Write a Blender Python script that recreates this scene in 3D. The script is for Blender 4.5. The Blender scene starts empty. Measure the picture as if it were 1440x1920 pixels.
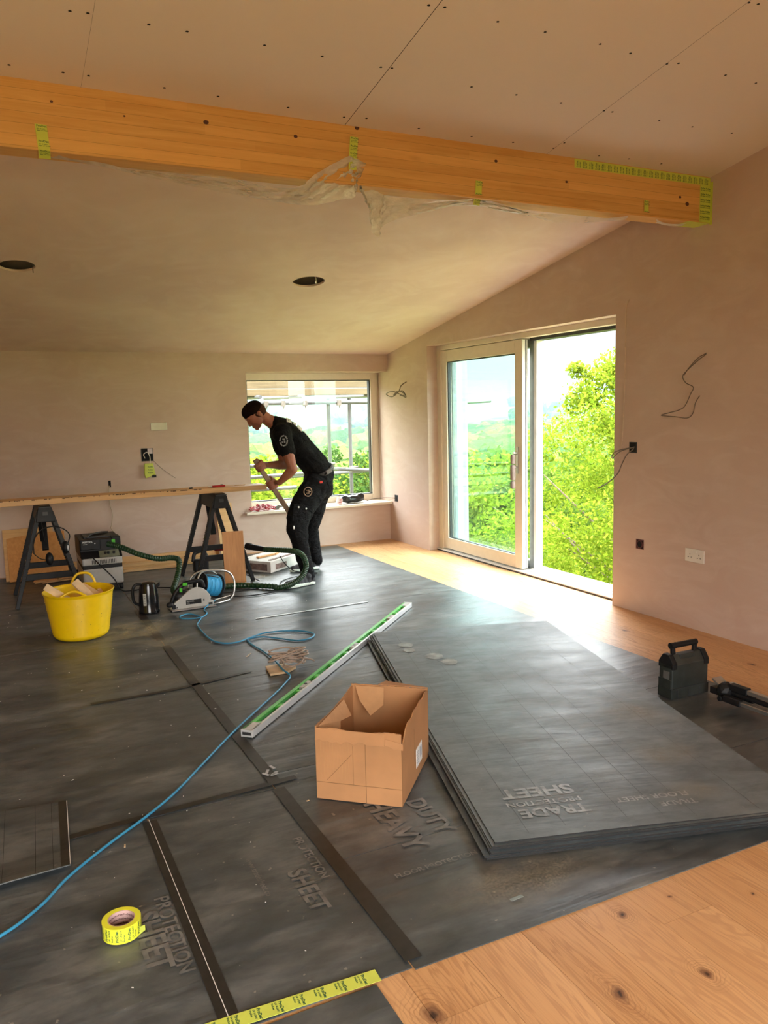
import bpy, bmesh, math, random
from mathutils import Vector, Matrix, Quaternion
random.seed(7)
PI = math.pi
SC = bpy.context.scene
COL = SC.collection

# ---------------------------------------------------------------- camera
cam_d = bpy.data.cameras.new('camera'); cam = bpy.data.objects.new('camera', cam_d); COL.objects.link(cam)
cam_d.sensor_fit = 'VERTICAL'; cam_d.sensor_height = 36.0; cam_d.lens = 1505.5 / 1920 * 36.0
cam_d.clip_start = 0.05; cam_d.clip_end = 6000
R_ = Vector((0.89854, -0.43826, -0.02341)); U_ = Vector((0.07634, 0.10354, 0.99169)); F_ = Vector((0.43220, 0.89286, -0.12649))
m = Matrix.Identity(4)
for i in range(3):
    m[i][0] = R_[i]; m[i][1] = U_[i]; m[i][2] = -F_[i]
m[2][3] = 1.5
cam.matrix_world = m
SC.camera = cam

# ---------------------------------------------------------------- light and exposure
SC.view_settings.view_transform = 'Standard'; SC.view_settings.look = 'None'
SC.view_settings.gamma = 1.0; SC.view_settings.use_curve_mapping = False
SC.view_settings.exposure = 0.46
SC.cycles.max_bounces = 10; SC.cycles.diffuse_bounces = 6; SC.cycles.transparent_max_bounces = 16
SC.cycles.volume_bounces = 1; SC.cycles.use_denoising = True
SC.cycles.sample_clamp_indirect = 10.0; SC.cycles.caustics_reflective = False; SC.cycles.caustics_refractive = False
SKY_STRENGTH = 2.1; GLOW = 3.6
world = bpy.data.worlds.new('overcast_sky'); SC.world = world; world.use_nodes = True
nt = world.node_tree; nt.nodes.clear()
N = nt.nodes.new; L = nt.links.new
out = N('ShaderNodeOutputWorld'); bg = N('ShaderNodeBackground'); tc = N('ShaderNodeTexCoord')
sep = N('ShaderNodeSeparateXYZ'); L(tc.outputs['Generated'], sep.inputs[0])
ramp = N('ShaderNodeValToRGB'); L(sep.outputs['Z'], ramp.inputs[0])      # overcast: zenith about three times the horizon
e = ramp.color_ramp.elements
e[0].position = 0.0; e[0].color = (0.38, 0.42, 0.44, 1); e[1].position = 0.9; e[1].color = (8.2, 8.5, 9.0, 1)
for p_, v_ in ((0.10, 0.48), (0.28, 3.2), (0.5, 6.5)):
    q_ = e.new(p_); q_.color = (v_, v_ * 1.03, v_ * 1.07, 1)
ns = N('ShaderNodeTexNoise'); ns.inputs['Scale'].default_value = 2.2; ns.inputs['Detail'].default_value = 5
mp = N('ShaderNodeMapping'); mp.inputs['Scale'].default_value = (1, 1, 3); L(tc.outputs['Generated'], mp.inputs[0]); L(mp.outputs[0], ns.inputs['Vector'])
mr = N('ShaderNodeMapRange'); mr.inputs[1].default_value = 0.3; mr.inputs[2].default_value = 0.7; mr.inputs[3].default_value = 0.85; mr.inputs[4].default_value = 1.15
L(ns.outputs[0], mr.inputs[0])
mx = N('ShaderNodeVectorMath'); mx.operation = 'SCALE'; L(ramp.outputs[0], mx.inputs[0]); L(mr.outputs[0], mx.inputs['Scale'])
# the veiled sun stands behind the house: a broad bright lobe of cloud in that direction
dt = N('ShaderNodeVectorMath'); dt.operation = 'DOT_PRODUCT'; L(tc.outputs['Generated'], dt.inputs[0]); dt.inputs[1].default_value = Vector((-0.15, -0.87, 0.47)).normalized()
lobe = N('ShaderNodeMapRange'); lobe.interpolation_type = 'SMOOTHSTEP'; lobe.inputs[1].default_value = 0.35; lobe.inputs[2].default_value = 0.95; lobe.inputs[3].default_value = 0.0; lobe.inputs[4].default_value = GLOW; L(dt.outputs['Value'], lobe.inputs[0])
gc = N('ShaderNodeVectorMath'); gc.operation = 'SCALE'; gc.inputs[0].default_value = (1.0, 0.96, 0.90); L(lobe.outputs[0], gc.inputs['Scale'])
ga = N('ShaderNodeVectorMath'); ga.operation = 'ADD'; L(mx.outputs[0], ga.inputs[0]); L(gc.outputs[0], ga.inputs[1])
L(ga.outputs[0], bg.inputs[0]); bg.inputs[1].default_value = SKY_STRENGTH; L(bg.outputs[0], out.inputs[0])
sun_d = bpy.data.lights.new('veiled_sun', 'SUN'); sun_d.energy = 2.0; sun_d.angle = math.radians(25); sun_d.color = (1.0, 0.95, 0.86)
sun = bpy.data.objects.new('veiled_sun', sun_d); COL.objects.link(sun)
sun.rotation_euler = Vector((0.15, 0.40, -0.9)).to_track_quat('-Z', 'Y').to_euler()   # travels away from the camera, over the roof
def portal(name, loc, size, direction):
    d = bpy.data.lights.new(name, 'AREA'); d.shape = 'RECTANGLE'; d.size, d.size_y = size; d.cycles.is_portal = True
    o = bpy.data.objects.new(name, d); COL.objects.link(o); o.location = loc
    o.rotation_euler = Vector(direction).to_track_quat('-Z', 'Y').to_euler()
portal('daylight_door', (4.44, 5.98, 1.07), (2.84, 2.16), (-1, 0, 0))
portal('daylight_window', (3.28, 8.72, 1.19), (1.64, 1.5), (0, -1, 0))
portal('daylight_front', (-0.25, -2.35, 1.2), (3.5, 2.4), (0, 1, 0))

# ---------------------------------------------------------------- helpers
def tag(o, label=None, cat=None, group=None, kind=None):
    if label: o['label'] = label
    if cat: o['category'] = cat
    if group: o['group'] = group
    if kind: o['kind'] = kind
    return o
def empty(name, loc, label=None, cat=None, group=None, rz=0):
    o = bpy.data.objects.new(name, None); COL.objects.link(o); o.location = loc; o.rotation_euler = (0, 0, rz)
    o.empty_display_size = 0.1
    return tag(o, label, cat, group)
class MB:
    """collects shapes; build() links them as one mesh object"""
    def __init__(s): s.bm = bmesh.new()
    def box(s, c, size, rot=None):
        M = Matrix.Translation(c) @ (rot.to_4x4() if rot else Matrix.Identity(4)) @ Matrix.Diagonal((*size, 1))
        bmesh.ops.create_cube(s.bm, size=1, matrix=M); return s
    def bb(s, a, b):
        return s.box([(p + q) / 2 for p, q in zip(a, b)], [abs(q - p) for p, q in zip(a, b)])
    def cyl(s, a, b, r, r2=None, n=20):
        a, b = Vector(a), Vector(b); d = b - a
        M = Matrix.Translation((a + b) / 2) @ d.to_track_quat('Z', 'Y').to_matrix().to_4x4()
        bmesh.ops.create_cone(s.bm, cap_ends=True, segments=n, radius1=r, radius2=r if r2 is None else r2, depth=d.length, matrix=M); return s
    def ball(s, c, r, rot=None, sub=2):
        sc = r if hasattr(r, '__len__') else (r, r, r)
        M = Matrix.Translation(c) @ (rot.to_4x4() if rot else Matrix.Identity(4)) @ Matrix.Diagonal((*sc, 1))
        bmesh.ops.create_icosphere(s.bm, subdivisions=sub, radius=1, matrix=M); return s
    def prism(s, pts, off):
        """polygon pts (3-D) extruded by vector off"""
        off = Vector(off); a = [s.bm.verts.new(p) for p in pts]; b = [s.bm.verts.new(Vector(p) + off) for p in pts]
        s.bm.faces.new(a); s.bm.faces.new(b[::-1])
        for i in range(len(a)):
            j = (i + 1) % len(a); s.bm.faces.new((a[j], a[i], b[i], b[j]))
        return s
    def beam(s, a, b, w, h, up=(0, 0, 1), w2=None, h2=None):
        """bar from a to b, w across, h along up"""
        a, b = Vector(a), Vector(b); d = (b - a).normalized(); x = d.cross(Vector(up)).normalized(); y = x.cross(d)
        w2 = w if w2 is None else w2; h2 = h if h2 is None else h2
        A = [s.bm.verts.new(a + x * i * w / 2 + y * j * h / 2) for i, j in ((-1, -1), (1, -1), (1, 1), (-1, 1))]
        B = [s.bm.verts.new(b + x * i * w2 / 2 + y * j * h2 / 2) for i, j in ((-1, -1), (1, -1), (1, 1), (-1, 1))]
        s.bm.faces.new(A); s.bm.faces.new(B[::-1])
        for i in range(4):
            j = (i + 1) % 4; s.bm.faces.new((A[j], A[i], B[i], B[j]))
        return s
    def tube(s, pts, r, n=10, smooth=6, closed=False, rfun=None):
        P = spline([Vector(p) for p in pts], smooth, closed) if smooth > 1 else [Vector(p) for p in pts]
        k = len(P); rings = []
        prev = None
        for i, p in enumerate(P):
            if closed: t = P[(i + 1) % k] - P[i - 1]
            else: t = P[min(i + 1, k - 1)] - P[max(i - 1, 0)]
            if t.length < 1e-9: t = Vector((0, 0, 1))
            t.normalize()
            if prev is None:
                u = t.cross(Vector((0, 0, 1)));
                if u.length < 0.1: u = t.cross(Vector((0, 1, 0)))
            else: u = prev - t * prev.dot(t)
            if u.length < 1e-6: u = t.orthogonal()
            u.normalize(); prev = u; v = t.cross(u)
            rr = r if rfun is None else rfun(i / max(1, k - 1), i)
            rings.append([s.bm.verts.new(p + (u * math.cos(2 * PI * q / n) + v * math.sin(2 * PI * q / n)) * rr) for q in range(n)])
        for i in range(k if closed else k - 1):
            A, B = rings[i], rings[(i + 1) % k]
            for q in range(n):
                w = (q + 1) % n; s.bm.faces.new((A[q], A[w], B[w], B[q]))
        if not closed:
            s.bm.faces.new(rings[0][::-1]); s.bm.faces.new(rings[-1])
        return s
    def lathe(s, prof, c=(0, 0, 0), n=40, sx=1, sy=1, rot=None):
        M = Matrix.Translation(c) @ (rot.to_4x4() if rot else Matrix.Identity(4))
        rings = [[s.bm.verts.new(M @ Vector((r * sx * math.cos(2 * PI * q / n), r * sy * math.sin(2 * PI * q / n), z))) for q in range(n)] for r, z in prof]
        for A, B in zip(rings, rings[1:]):
            for q in range(n):
                w = (q + 1) % n; s.bm.faces.new((A[q], A[w], B[w], B[q]))
        if prof[0][0] > 1e-4: s.bm.faces.new(rings[0][::-1])
        if prof[-1][0] > 1e-4: s.bm.faces.new(rings[-1])
        return s
    def quad(s, *p):
        s.bm.faces.new([s.bm.verts.new(q) for q in p]); return s
    def build(s, name, mat, parent=None, smooth=False, bevel=0, loc=None, seg=2, ang=35, rz=None, fix=True):
        me = bpy.data.meshes.new(name)
        if fix: bmesh.ops.recalc_face_normals(s.bm, faces=s.bm.faces[:])
        s.bm.to_mesh(me); s.bm.free()
        o = bpy.data.objects.new(name, me); COL.objects.link(o)
        if loc: o.location = loc
        if rz is not None: o.rotation_euler = (0, 0, rz)
        if mat: me.materials.append(mat)
        if smooth:
            for p in me.polygons: p.use_smooth = True
            if smooth != 'all':
                me.set_sharp_from_angle(angle=math.radians(ang))
        if bevel:
            b = o.modifiers.new('bevel', 'BEVEL'); b.width = bevel; b.segments = seg; b.limit_method = 'ANGLE'; b.angle_limit = math.radians(40)
        if parent: o.parent = parent
        return o
def spline(P, k, closed=False):
    n = len(P); outp = []
    if n < 3: return [P[0].lerp(P[-1], t / k) for t in range(k + 1)]
    rng = range(n) if closed else range(n - 1)
    for i in rng:
        p0 = P[i - 1] if (closed or i > 0) else P[0] * 2 - P[1]
        p1, p2 = P[i], P[(i + 1) % n]
        p3 = P[(i + 2) % n] if (closed or i < n - 2) else P[-1] * 2 - P[-2]
        for q in range(k):
            t = q / k
            outp.append(0.5 * ((2 * p1) + (-p0 + p2) * t + (2 * p0 - 5 * p1 + 4 * p2 - p3) * t * t + (-p0 + 3 * p1 - 3 * p2 + p3) * t ** 3))
    if not closed: outp.append(P[-1])
    return outp
_txt = {}
def text_verts(body, bold=0.0):
    """outline text as triangles: list of (x, y) and faces, height 1"""
    k = (body, bold)
    if k not in _txt:
        cu = bpy.data.curves.new('t', 'FONT'); cu.body = body; cu.size = 1.0; cu.resolution_u = 3; cu.offset = bold
        o = bpy.data.objects.new('t', cu); me = bpy.data.meshes.new_from_object(o)
        _txt[k] = ([v.co.xy.copy() for v in me.vertices], [tuple(p.vertices) for p in me.polygons])
        bpy.data.objects.remove(o); bpy.data.meshes.remove(me)
    return _txt[k]
def add_text(mb, body, origin, xdir, ydir, size, bold=0.0, center=False):
    vs, fs = text_verts(body, bold)
    xd, yd = Vector(xdir).normalized(), Vector(ydir).normalized(); o = Vector(origin)
    w = max(v.x for v in vs) if center else 0
    V = [mb.bm.verts.new(o + xd * (v.x - w / 2) * size + yd * v.y * size) for v in vs]
    for f in fs:
        try: mb.bm.faces.new([V[i] for i in f])
        except ValueError: pass
    return mb
def dup(root, loc=None, rz=None, label=None):
    r = root.copy(); COL.objects.link(r)
    if loc is not None: r.location = loc
    if rz is not None: r.rotation_euler = (0, 0, rz)
    if label: r['label'] = label
    for ch in list(root.children):
        c = ch.copy(); COL.objects.link(c); c.parent = r
        for g in list(ch.children):
            d = g.copy(); COL.objects.link(d); d.parent = c
    return r

# ---------------------------------------------------------------- materials
class NT:
    def __init__(s, name):
        s.m = bpy.data.materials.new(name); s.m.use_nodes = True; s.t = s.m.node_tree; s.t.nodes.clear()
        s.out = s.t.nodes.new('ShaderNodeOutputMaterial'); s.b = s.t.nodes.new('ShaderNodeBsdfPrincipled')
        s.t.links.new(s.b.outputs[0], s.out.inputs[0])
    def n(s, t, **kw):
        x = s.t.nodes.new('ShaderNode' + t)
        for k, v in kw.items():
            if k.startswith('i_'): x.inputs[int(k[2:]) if k[2:].isdigit() else k[2:]].default_value = v
            else: setattr(x, k, v)
        return x
    def l(s, a, b): s.t.links.new(a, b)
    def co(s, scale=(1, 1, 1), rot=(0, 0, 0), loc=(0, 0, 0), src='Object'):
        t = s.n('TexCoord'); m_ = s.n('Mapping'); m_.inputs['Scale'].default_value = scale; m_.inputs['Rotation'].default_value = rot; m_.inputs['Location'].default_value = loc
        s.l(t.outputs[src], m_.inputs[0]); return m_.outputs[0]
    def noise(s, v, scale, detail=4, rough=0.5, dist=0.0):
        x = s.n('TexNoise'); x.inputs['Scale'].default_value = scale; x.inputs['Detail'].default_value = detail; x.inputs['Roughness'].default_value = rough; x.inputs['Distortion'].default_value = dist
        s.l(v, x.inputs['Vector']); return x.outputs[0]
    def ramp(s, v, stops):
        x = s.n('ValToRGB'); s.l(v, x.inputs[0]); e = x.color_ramp.elements
        while len(e) < len(stops): e.new(0.5)
        for q, (p, c) in zip(e, stops):
            q.position = p; q.color = (*c, 1) if hasattr(c, '__len__') else (c, c, c, 1)
        return x.outputs[0]
    def mix(s, f, a, b, mode='MIX'):
        x = s.n('Mix', data_type='RGBA', blend_type=mode)
        for i, v in ((0, f), (6, a), (7, b)):
            if hasattr(v, 'is_output'): s.l(v, x.inputs[i])
            elif i == 0: x.inputs[0].default_value = v
            else: x.inputs[i].default_value = (*v, 1)
        return x.outputs[2]
    def math(s, op, a, b=None, c=None):
        x = s.n('Math', operation=op)
        for i, v in enumerate((a, b, c)):
            if v is None: continue
            if hasattr(v, 'is_output'): s.l(v, x.inputs[i])
            else: x.inputs[i].default_value = v
        return x.outputs[0]
    def bump(s, h, strength=0.2, dist=0.01):
        x = s.n('Bump'); x.inputs['Strength'].default_value = strength; x.inputs['Distance'].default_value = dist
        s.l(h, x.inputs['Height']); s.l(x.outputs[0], s.b.inputs['Normal']); return x
    def base(s, v):
        if hasattr(v, 'is_output'): s.l(v, s.b.inputs['Base Color'])
        else: s.b.inputs['Base Color'].default_value = (*v, 1)
        return s
    def set(s, **kw):
        for k, v in kw.items():
            inp = s.b.inputs[k.replace('_', ' ')]
            if hasattr(v, 'is_output'): s.l(v, inp)
            else: inp.default_value = v
        return s
def plain(name, col, rough=0.5, metal=0.0, var=0.12, vs=20, bump=0.0, **kw):
    t = NT(name); nz = t.noise(t.co(), vs, 4)
    a = tuple(c * (1 - var) for c in col); b = tuple(min(1, c * (1 + var)) for c in col)
    t.base(t.ramp(nz, [(0.3, a), (0.7, b)])).set(Roughness=rough, Metallic=metal, **kw)
    if bump: t.bump(nz, bump, 0.004)
    return t.m
def lin(r, g, b): return tuple((c / 255 / 12.92) if c <= 10 else ((c / 255 + 0.055) / 1.055) ** 2.4 for c in (r, g, b))

def m_plaster(name, c1, c2, c3, sc=1.0):
    t = NT(name)
    a = t.noise(t.co((1, 1, 1)), 0.9 * sc, 5, 0.55, 0.6); b = t.noise(t.co((1.0, 1.0, 2.6)), 2.3 * sc, 5, 0.6, 1.6); g = t.noise(t.co(), 60, 3)
    c = t.mix(t.ramp(a, [(0.35, 0.0), (0.65, 1.0)]), c1, c2)
    c = t.mix(t.math('MULTIPLY', t.ramp(b, [(0.45, 0.0), (0.75, 1.0)]), 0.5), c, c3)
    t.base(c).set(Roughness=0.72, Specular_IOR_Level=0.25)
    t.bump(t.math('ADD', t.math('MULTIPLY', b, 1.0), t.math('MULTIPLY', g, 0.05)), 0.06, 0.01)
    return t.m
M_wall = m_plaster('pink_skim_plaster', (0.53, 0.395, 0.325), (0.60, 0.465, 0.385), (0.66, 0.55, 0.48))
M_ceil = m_plaster('skimmed_ceiling_plaster', (0.66, 0.49, 0.41), (0.75, 0.585, 0.475), (0.79, 0.66, 0.57))
M_board = m_plaster('plasterboard_paper', (0.74, 0.655, 0.575), (0.76, 0.675, 0.59), (0.77, 0.68, 0.595))
M_white = plain('cream_painted_frame', (0.74, 0.66, 0.54), 0.4, var=0.03)
M_upvc = plain('white_outside_frame', (0.80, 0.82, 0.80), 0.35, var=0.03)
M_gasket = plain('dark_rubber_gasket', (0.02, 0.022, 0.024), 0.5)
M_greyframe = plain('grey_aluminium_frame', (0.16, 0.19, 0.2), 0.4, 0.2)
M_dark = plain('black_cavity', (0.006, 0.005, 0.005), 0.9)
KNOTS = [(1.594, 1.393, .020, 1.3), (1.338, 1.446, .018, 2.2), (1.567, 1.686, .016, 1.3), (0.879, 1.603, .030, 1.5), (1.763, 1.685, .008, 1.2), (1.99, 1.58, .007, 1.2), (3.82, 3.1, .02, 1.6), (3.7, 4.0, .02, 2), (3.6, 6.0, .025, 2)]
def m_oak():
    t = NT('oiled_oak_boards')
    geo = t.n('NewGeometry'); rnd = geo.outputs['Random Per Island']
    off = t.n('CombineXYZ'); t.l(t.math('MULTIPLY', rnd, 37.0), off.inputs[0]); t.l(t.math('MULTIPLY', rnd, 91.0), off.inputs[1])
    def cc(scale):
        ad = t.n('VectorMath', operation='ADD'); t.l(t.co((1, 1, 1)), ad.inputs[0]); t.l(off.outputs[0], ad.inputs[1])
        mm = t.n('Mapping'); mm.inputs['Scale'].default_value = scale; t.l(ad.outputs[0], mm.inputs[0]); return mm.outputs[0]
    ring = t.noise(cc((7, 0.8, 1)), 1.3, 3, 0.5, 1.6)
    rings = t.math('SINE', t.math('MULTIPLY', ring, 60.0))
    fine = t.noise(cc((110, 3.0, 1)), 1.5, 3, 0.6)
    broad = t.noise(cc((3, 0.7, 1)), 1.0, 3)
    c = t.mix(t.ramp(broad, [(0.3, 0.0), (0.7, 1.0)]), (0.50, 0.255, 0.10), (0.67, 0.385, 0.175))
    c = t.mix(t.math('MULTIPLY', t.ramp(rings, [(0.2, 0.0), (1.0, 1.0)]), 0.42), c, (0.30, 0.125, 0.045))
    c = t.mix(t.math('MULTIPLY', t.ramp(fine, [(0.48, 0.0), (0.75, 1.0)]), 0.5), c, (0.27, 0.115, 0.045))
    c = t.mix(t.math('MULTIPLY', rnd, 0.30), c, (0.78, 0.48, 0.25))
    vo = t.n('TexVoronoi', feature='F1'); vo.inputs['Scale'].default_value = 1.0; vo.inputs['Randomness'].default_value = 0.9
    wob = t.noise(cc((9, 6, 1)), 2.0, 3)
    vv = t.n('VectorMath', operation='ADD'); t.l(cc((2.6, 1.25, 1)), vv.inputs[0])
    sv = t.n('VectorMath', operation='SCALE'); t.l(wob, sv.inputs[0]); sv.inputs['Scale'].default_value = 0.12; t.l(sv.outputs[0], vv.inputs[1])
    t.l(vv.outputs[0], vo.inputs['Vector'])
    d = vo.outputs['Distance']
    c = t.mix(t.ramp(d, [(0.02, 0.5), (0.10, 0.0)]), c, (0.30, 0.13, 0.05))
    c = t.mix(t.ramp(d, [(0.01, 0.8), (0.03, 0.0)]), c, (0.045, 0.022, 0.014))
    wv = t.n('VectorMath', operation='SCALE'); nn = t.n('TexNoise'); nn.inputs['Scale'].default_value = 14; nn.inputs['Detail'].default_value = 3; t.l(t.co(), nn.inputs['Vector']); t.l(nn.outputs['Color'], wv.inputs[0]); wv.inputs['Scale'].default_value = 0.05
    wp = t.n('VectorMath', operation='ADD'); t.l(t.co(), wp.inputs[0]); t.l(wv.outputs[0], wp.inputs[1])
    for kx, ky, kr_, el in KNOTS:      # the knots the boards really have
        sb_ = t.n('VectorMath', operation='SUBTRACT'); t.l(wp.outputs[0], sb_.inputs[0]); sb_.inputs[1].default_value = (kx + .025, ky + .025, .025)
        ml = t.n('VectorMath', operation='MULTIPLY'); t.l(sb_.outputs[0], ml.inputs[0]); ml.inputs[1].default_value = (1 / kr_, 1 / (kr_ * el), 0)
        le = t.n('VectorMath', operation='LENGTH'); t.l(ml.outputs[0], le.inputs[0]); dd = le.outputs['Value']
        ringk = t.math('MULTIPLY', t.ramp(t.math('SINE', t.math('MULTIPLY', dd, 16.0)), [(0.3, 0.0), (1.0, 1.0)]), t.ramp(t.math('MULTIPLY', dd, 0.25), [(0.3, 0.5), (0.8, 0.0)]))
        c = t.mix(ringk, c, (0.26, 0.11, 0.04))
        c = t.mix(t.ramp(dd, [(0.5, 0.75), (1.0, 0.0)]), c, (0.16, 0.065, 0.03)); c = t.mix(t.ramp(dd, [(0.15, 0.9), (0.42, 0.0)]), c, (0.03, 0.015, 0.01))
    t.base(c).set(Roughness=t.ramp(fine, [(0.3, 0.32), (0.8, 0.5)]), Specular_IOR_Level=0.35)
    t.bump(fine, 0.08, 0.002)
    return t.m
M_oak = m_oak()
def m_pine(name, c1, c2, lam=0.045, axis=2, along=0, knots=True, lines=0.85):
    t = NT(name)
    sp = t.n('SeparateXYZ'); t.l(t.co(), sp.inputs[0]); z = sp.outputs[axis]; x = sp.outputs[along]
    row = t.math('FLOOR', t.math('DIVIDE', z, lam)); fr = t.math('FRACT', t.math('DIVIDE', z, lam))
    wn = t.n('TexWhiteNoise', noise_dimensions='1D'); t.l(row, wn.inputs['W'])
    seg = t.math('FLOOR', t.math('ADD', t.math('MULTIPLY', x, 0.55), t.math('MULTIPLY', wn.outputs[0], 5.0)))
    w2 = t.n('TexWhiteNoise', noise_dimensions='2D'); cb = t.n('CombineXYZ'); t.l(row, cb.inputs[0]); t.l(seg, cb.inputs[1]); t.l(cb.outputs[0], w2.inputs['Vector'])
    sc = [26, 26, 26]; sc[along] = 1.1
    grain = t.noise(t.co(tuple(sc)), 1.4, 4, 0.6, 0.8)
    c = t.mix(t.ramp(grain, [(0.3, 0.0), (0.7, 1.0)]), c1, c2)
    c = t.mix(t.math('MULTIPLY', w2.outputs[0], 0.45), c, tuple(min(1, q * 1.25) for q in c2))
    if lines: 
        c = t.mix(t.math('MULTIPLY', t.math('LESS_THAN', fr, 0.035), lines * 0.6), c, tuple(q * 0.35 for q in c1))
    if knots:
        st_ = t.noise(t.co(tuple(3 if q != along else .5 for q in range(3))), 2.5, 4, .6); c = t.mix(t.math('MULTIPLY', t.ramp(st_, [(.5, 0.), (.75, 1.)]), .35), c, tuple(q * .72 for q in c1))
        vo = t.n('TexVoronoi', feature='F1'); vs_ = [9, 9, 9]; vs_[along] = 3.4; vo.inputs['Scale'].default_value = 1.0
        t.l(t.co(tuple(vs_)), vo.inputs['Vector']); d = vo.outputs['Distance']
        pick = t.n('SeparateColor'); t.l(vo.outputs['Color'], pick.inputs[0]); on = t.math('GREATER_THAN', pick.outputs[0], 0.72)
        c = t.mix(t.math('MULTIPLY', on, t.ramp(d, [(0.04, 0.5), (0.2, 0.0)])), c, (0.36, 0.15, 0.04))
        c = t.mix(t.math('MULTIPLY', on, t.ramp(d, [(0.045, 0.95), (0.07, 0.0)])), c, (0.10, 0.03, 0.02))
    t.base(c).set(Roughness=0.5, Specular_IOR_Level=0.35); t.bump(grain, 0.05, 0.002)
    return t.m
M_glulam = m_pine('glued_spruce_lamellas', (0.60, 0.30, 0.08), (0.74, 0.43, 0.145))
M_pine = m_pine('raw_softwood', (0.50, 0.28, 0.12), (0.68, 0.43, 0.20), lam=0.5, knots=False, lines=0)
M_offcut = plain('pale_cut_timber', (0.68, 0.50, 0.29), 0.6, var=0.2, vs=14)
M_oakpiece = m_pine('oak_board_face', (0.46, 0.20, 0.065), (0.62, 0.31, 0.11), axis=1, along=2, lam=9, knots=False, lines=0)
M_scafboard = m_pine('weathered_scaffold_board', (0.06, 0.045, 0.022), (0.14, 0.105, 0.055), axis=2, lam=0.045, knots=True)
def m_membrane(name, dark=1.0, dust=1.0, flute=True, gloss=0.30):
    t = NT(name)
    n1 = t.noise(t.co((1.0, 2.4, 1)), 1.5, 6, 0.62, 0.4); n2 = t.noise(t.co((1, 1.8, 1)), 6, 6, 0.65, 0.3); n3 = t.noise(t.co(), 90, 3)
    c = t.mix(t.ramp(n2, [(0.3, 0.0), (0.75, 1.0)]), tuple(dark * v for v in (0.025, 0.031, 0.034)), tuple(dark * v for v in (0.062, 0.073, 0.078)))
    d = t.math('MULTIPLY', t.ramp(n1, [(0.44, 0.0), (0.68, 1.0)]), t.ramp(n2, [(0.35, 0.25), (0.7, 1.0)]))
    c = t.mix(t.math('MULTIPLY', d, 0.8 * dust), c, (0.21, 0.215, 0.20))
    sp = t.noise(t.co(), 38, 2); c = t.mix(t.math('MULTIPLY', t.ramp(sp, [(0.73, 0.0), (0.76, 1.0)]), 0.35 * dust), c, (0.45, 0.42, 0.34))
    t.base(c).set(Roughness=t.ramp(n1, [(0.3, gloss), (0.7, gloss + 0.2)]), Specular_IOR_Level=0.6)
    wr = t.noise(t.co((0.8, 4.6, 1)), 2.2, 3, 0.5, 0.35)
    h = t.math('ADD', t.math('MULTIPLY', wr, 1.0), t.math('MULTIPLY', n3, 0.03))
    t.bump(h, 0.34, 0.02)
    return t.m
M_mem = m_membrane('dusty_black_protection_board', 1.2, 1.1)
M_stack = m_membrane('clean_black_protection_board', 2.7, 0.75, gloss=0.42)
M_stack.node_tree.nodes['Principled BSDF'].inputs['Specular IOR Level'].default_value = 0.38
M_seamtape = plain('black_joint_tape', (0.016, 0.015, 0.014), 0.42, var=0.35, vs=30)
M_print = plain('grey_print_on_black_board', (0.15, 0.15, 0.142), 0.5, var=0.4, vs=24)
M_limetape = plain('lime_yellow_tape', (0.60, 0.68, 0.10), 0.4, var=0.05)
M_greenink = plain('dark_green_ink', (0.012, 0.11, 0.05), 0.5)
def m_glass(name, tint, rough=0.0, f=0.07):
    t = NT(name); t.t.nodes.remove(t.b)
    tr = t.n('BsdfTransparent'); tr.inputs[0].default_value = (*tint, 1); gl = t.n('BsdfGlossy'); gl.inputs['Roughness'].default_value = rough; gl.inputs[0].default_value = (0.9, 1, 0.97, 1)
    lw = t.n('LayerWeight'); mixn = t.n('MixShader')      # Schlick reflection, the same from either side of the pane
    t.l(t.math('ADD', t.math('MULTIPLY', t.math('POWER', lw.outputs['Facing'], 5.0), 0.9), 0.03), mixn.inputs[0]); t.l(tr.outputs[0], mixn.inputs[1]); t.l(gl.outputs[0], mixn.inputs[2]); t.l(mixn.outputs[0], t.out.inputs[0])
    return t.m
M_glass = m_glass('green_tinted_double_glazing', (0.84, 0.95, 0.935))
M_glass2 = m_glass('clear_double_glazing', (0.96, 0.975, 0.96))
M_blackpl = plain('black_plastic', (0.009, 0.009, 0.010), 0.5, var=0.3, vs=30, Specular_IOR_Level=0.3)
M_darkpl = plain('charcoal_plastic', (0.030, 0.032, 0.034), 0.5, var=0.3, vs=25)
M_greypl = plain('light_grey_plastic', (0.46, 0.46, 0.43), 0.45, var=0.06)
M_greenpl = plain('bright_green_plastic', (0.08, 0.52, 0.03), 0.4)
M_metal = plain('brushed_steel', (0.55, 0.55, 0.53), 0.3, 0.9, var=0.08)
M_galv = plain('galvanised_tube', (0.11, 0.115, 0.12), 0.5, 0.35, var=0.15, vs=9)
M_cream = plain('cream_cable', (0.50, 0.40, 0.28), 0.5, var=0.05)
M_greycable = plain('grey_cable', (0.16, 0.12, 0.09), 0.5)
M_whitepl = plain('white_plastic', (0.72, 0.68, 0.60), 0.35, var=0.02)
M_bluecable = plain('blue_cable', (0.035, 0.24, 0.42), 0.45, var=0.1)
M_whitelabel = plain('white_paper_label', (0.8, 0.8, 0.78), 0.6, var=0.02)
M_red = plain('red_plastic', (0.42, 0.012, 0.014), 0.4)

# ---------------------------------------------------------------- the room
XR, YB, YF, XL = 4.11, 8.32, -2.0, -3.8
SL = 0.165
def zc(y): return 2.12 + SL * (YB - y)
def struct(o): o['kind'] = 'structure'; return o
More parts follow.
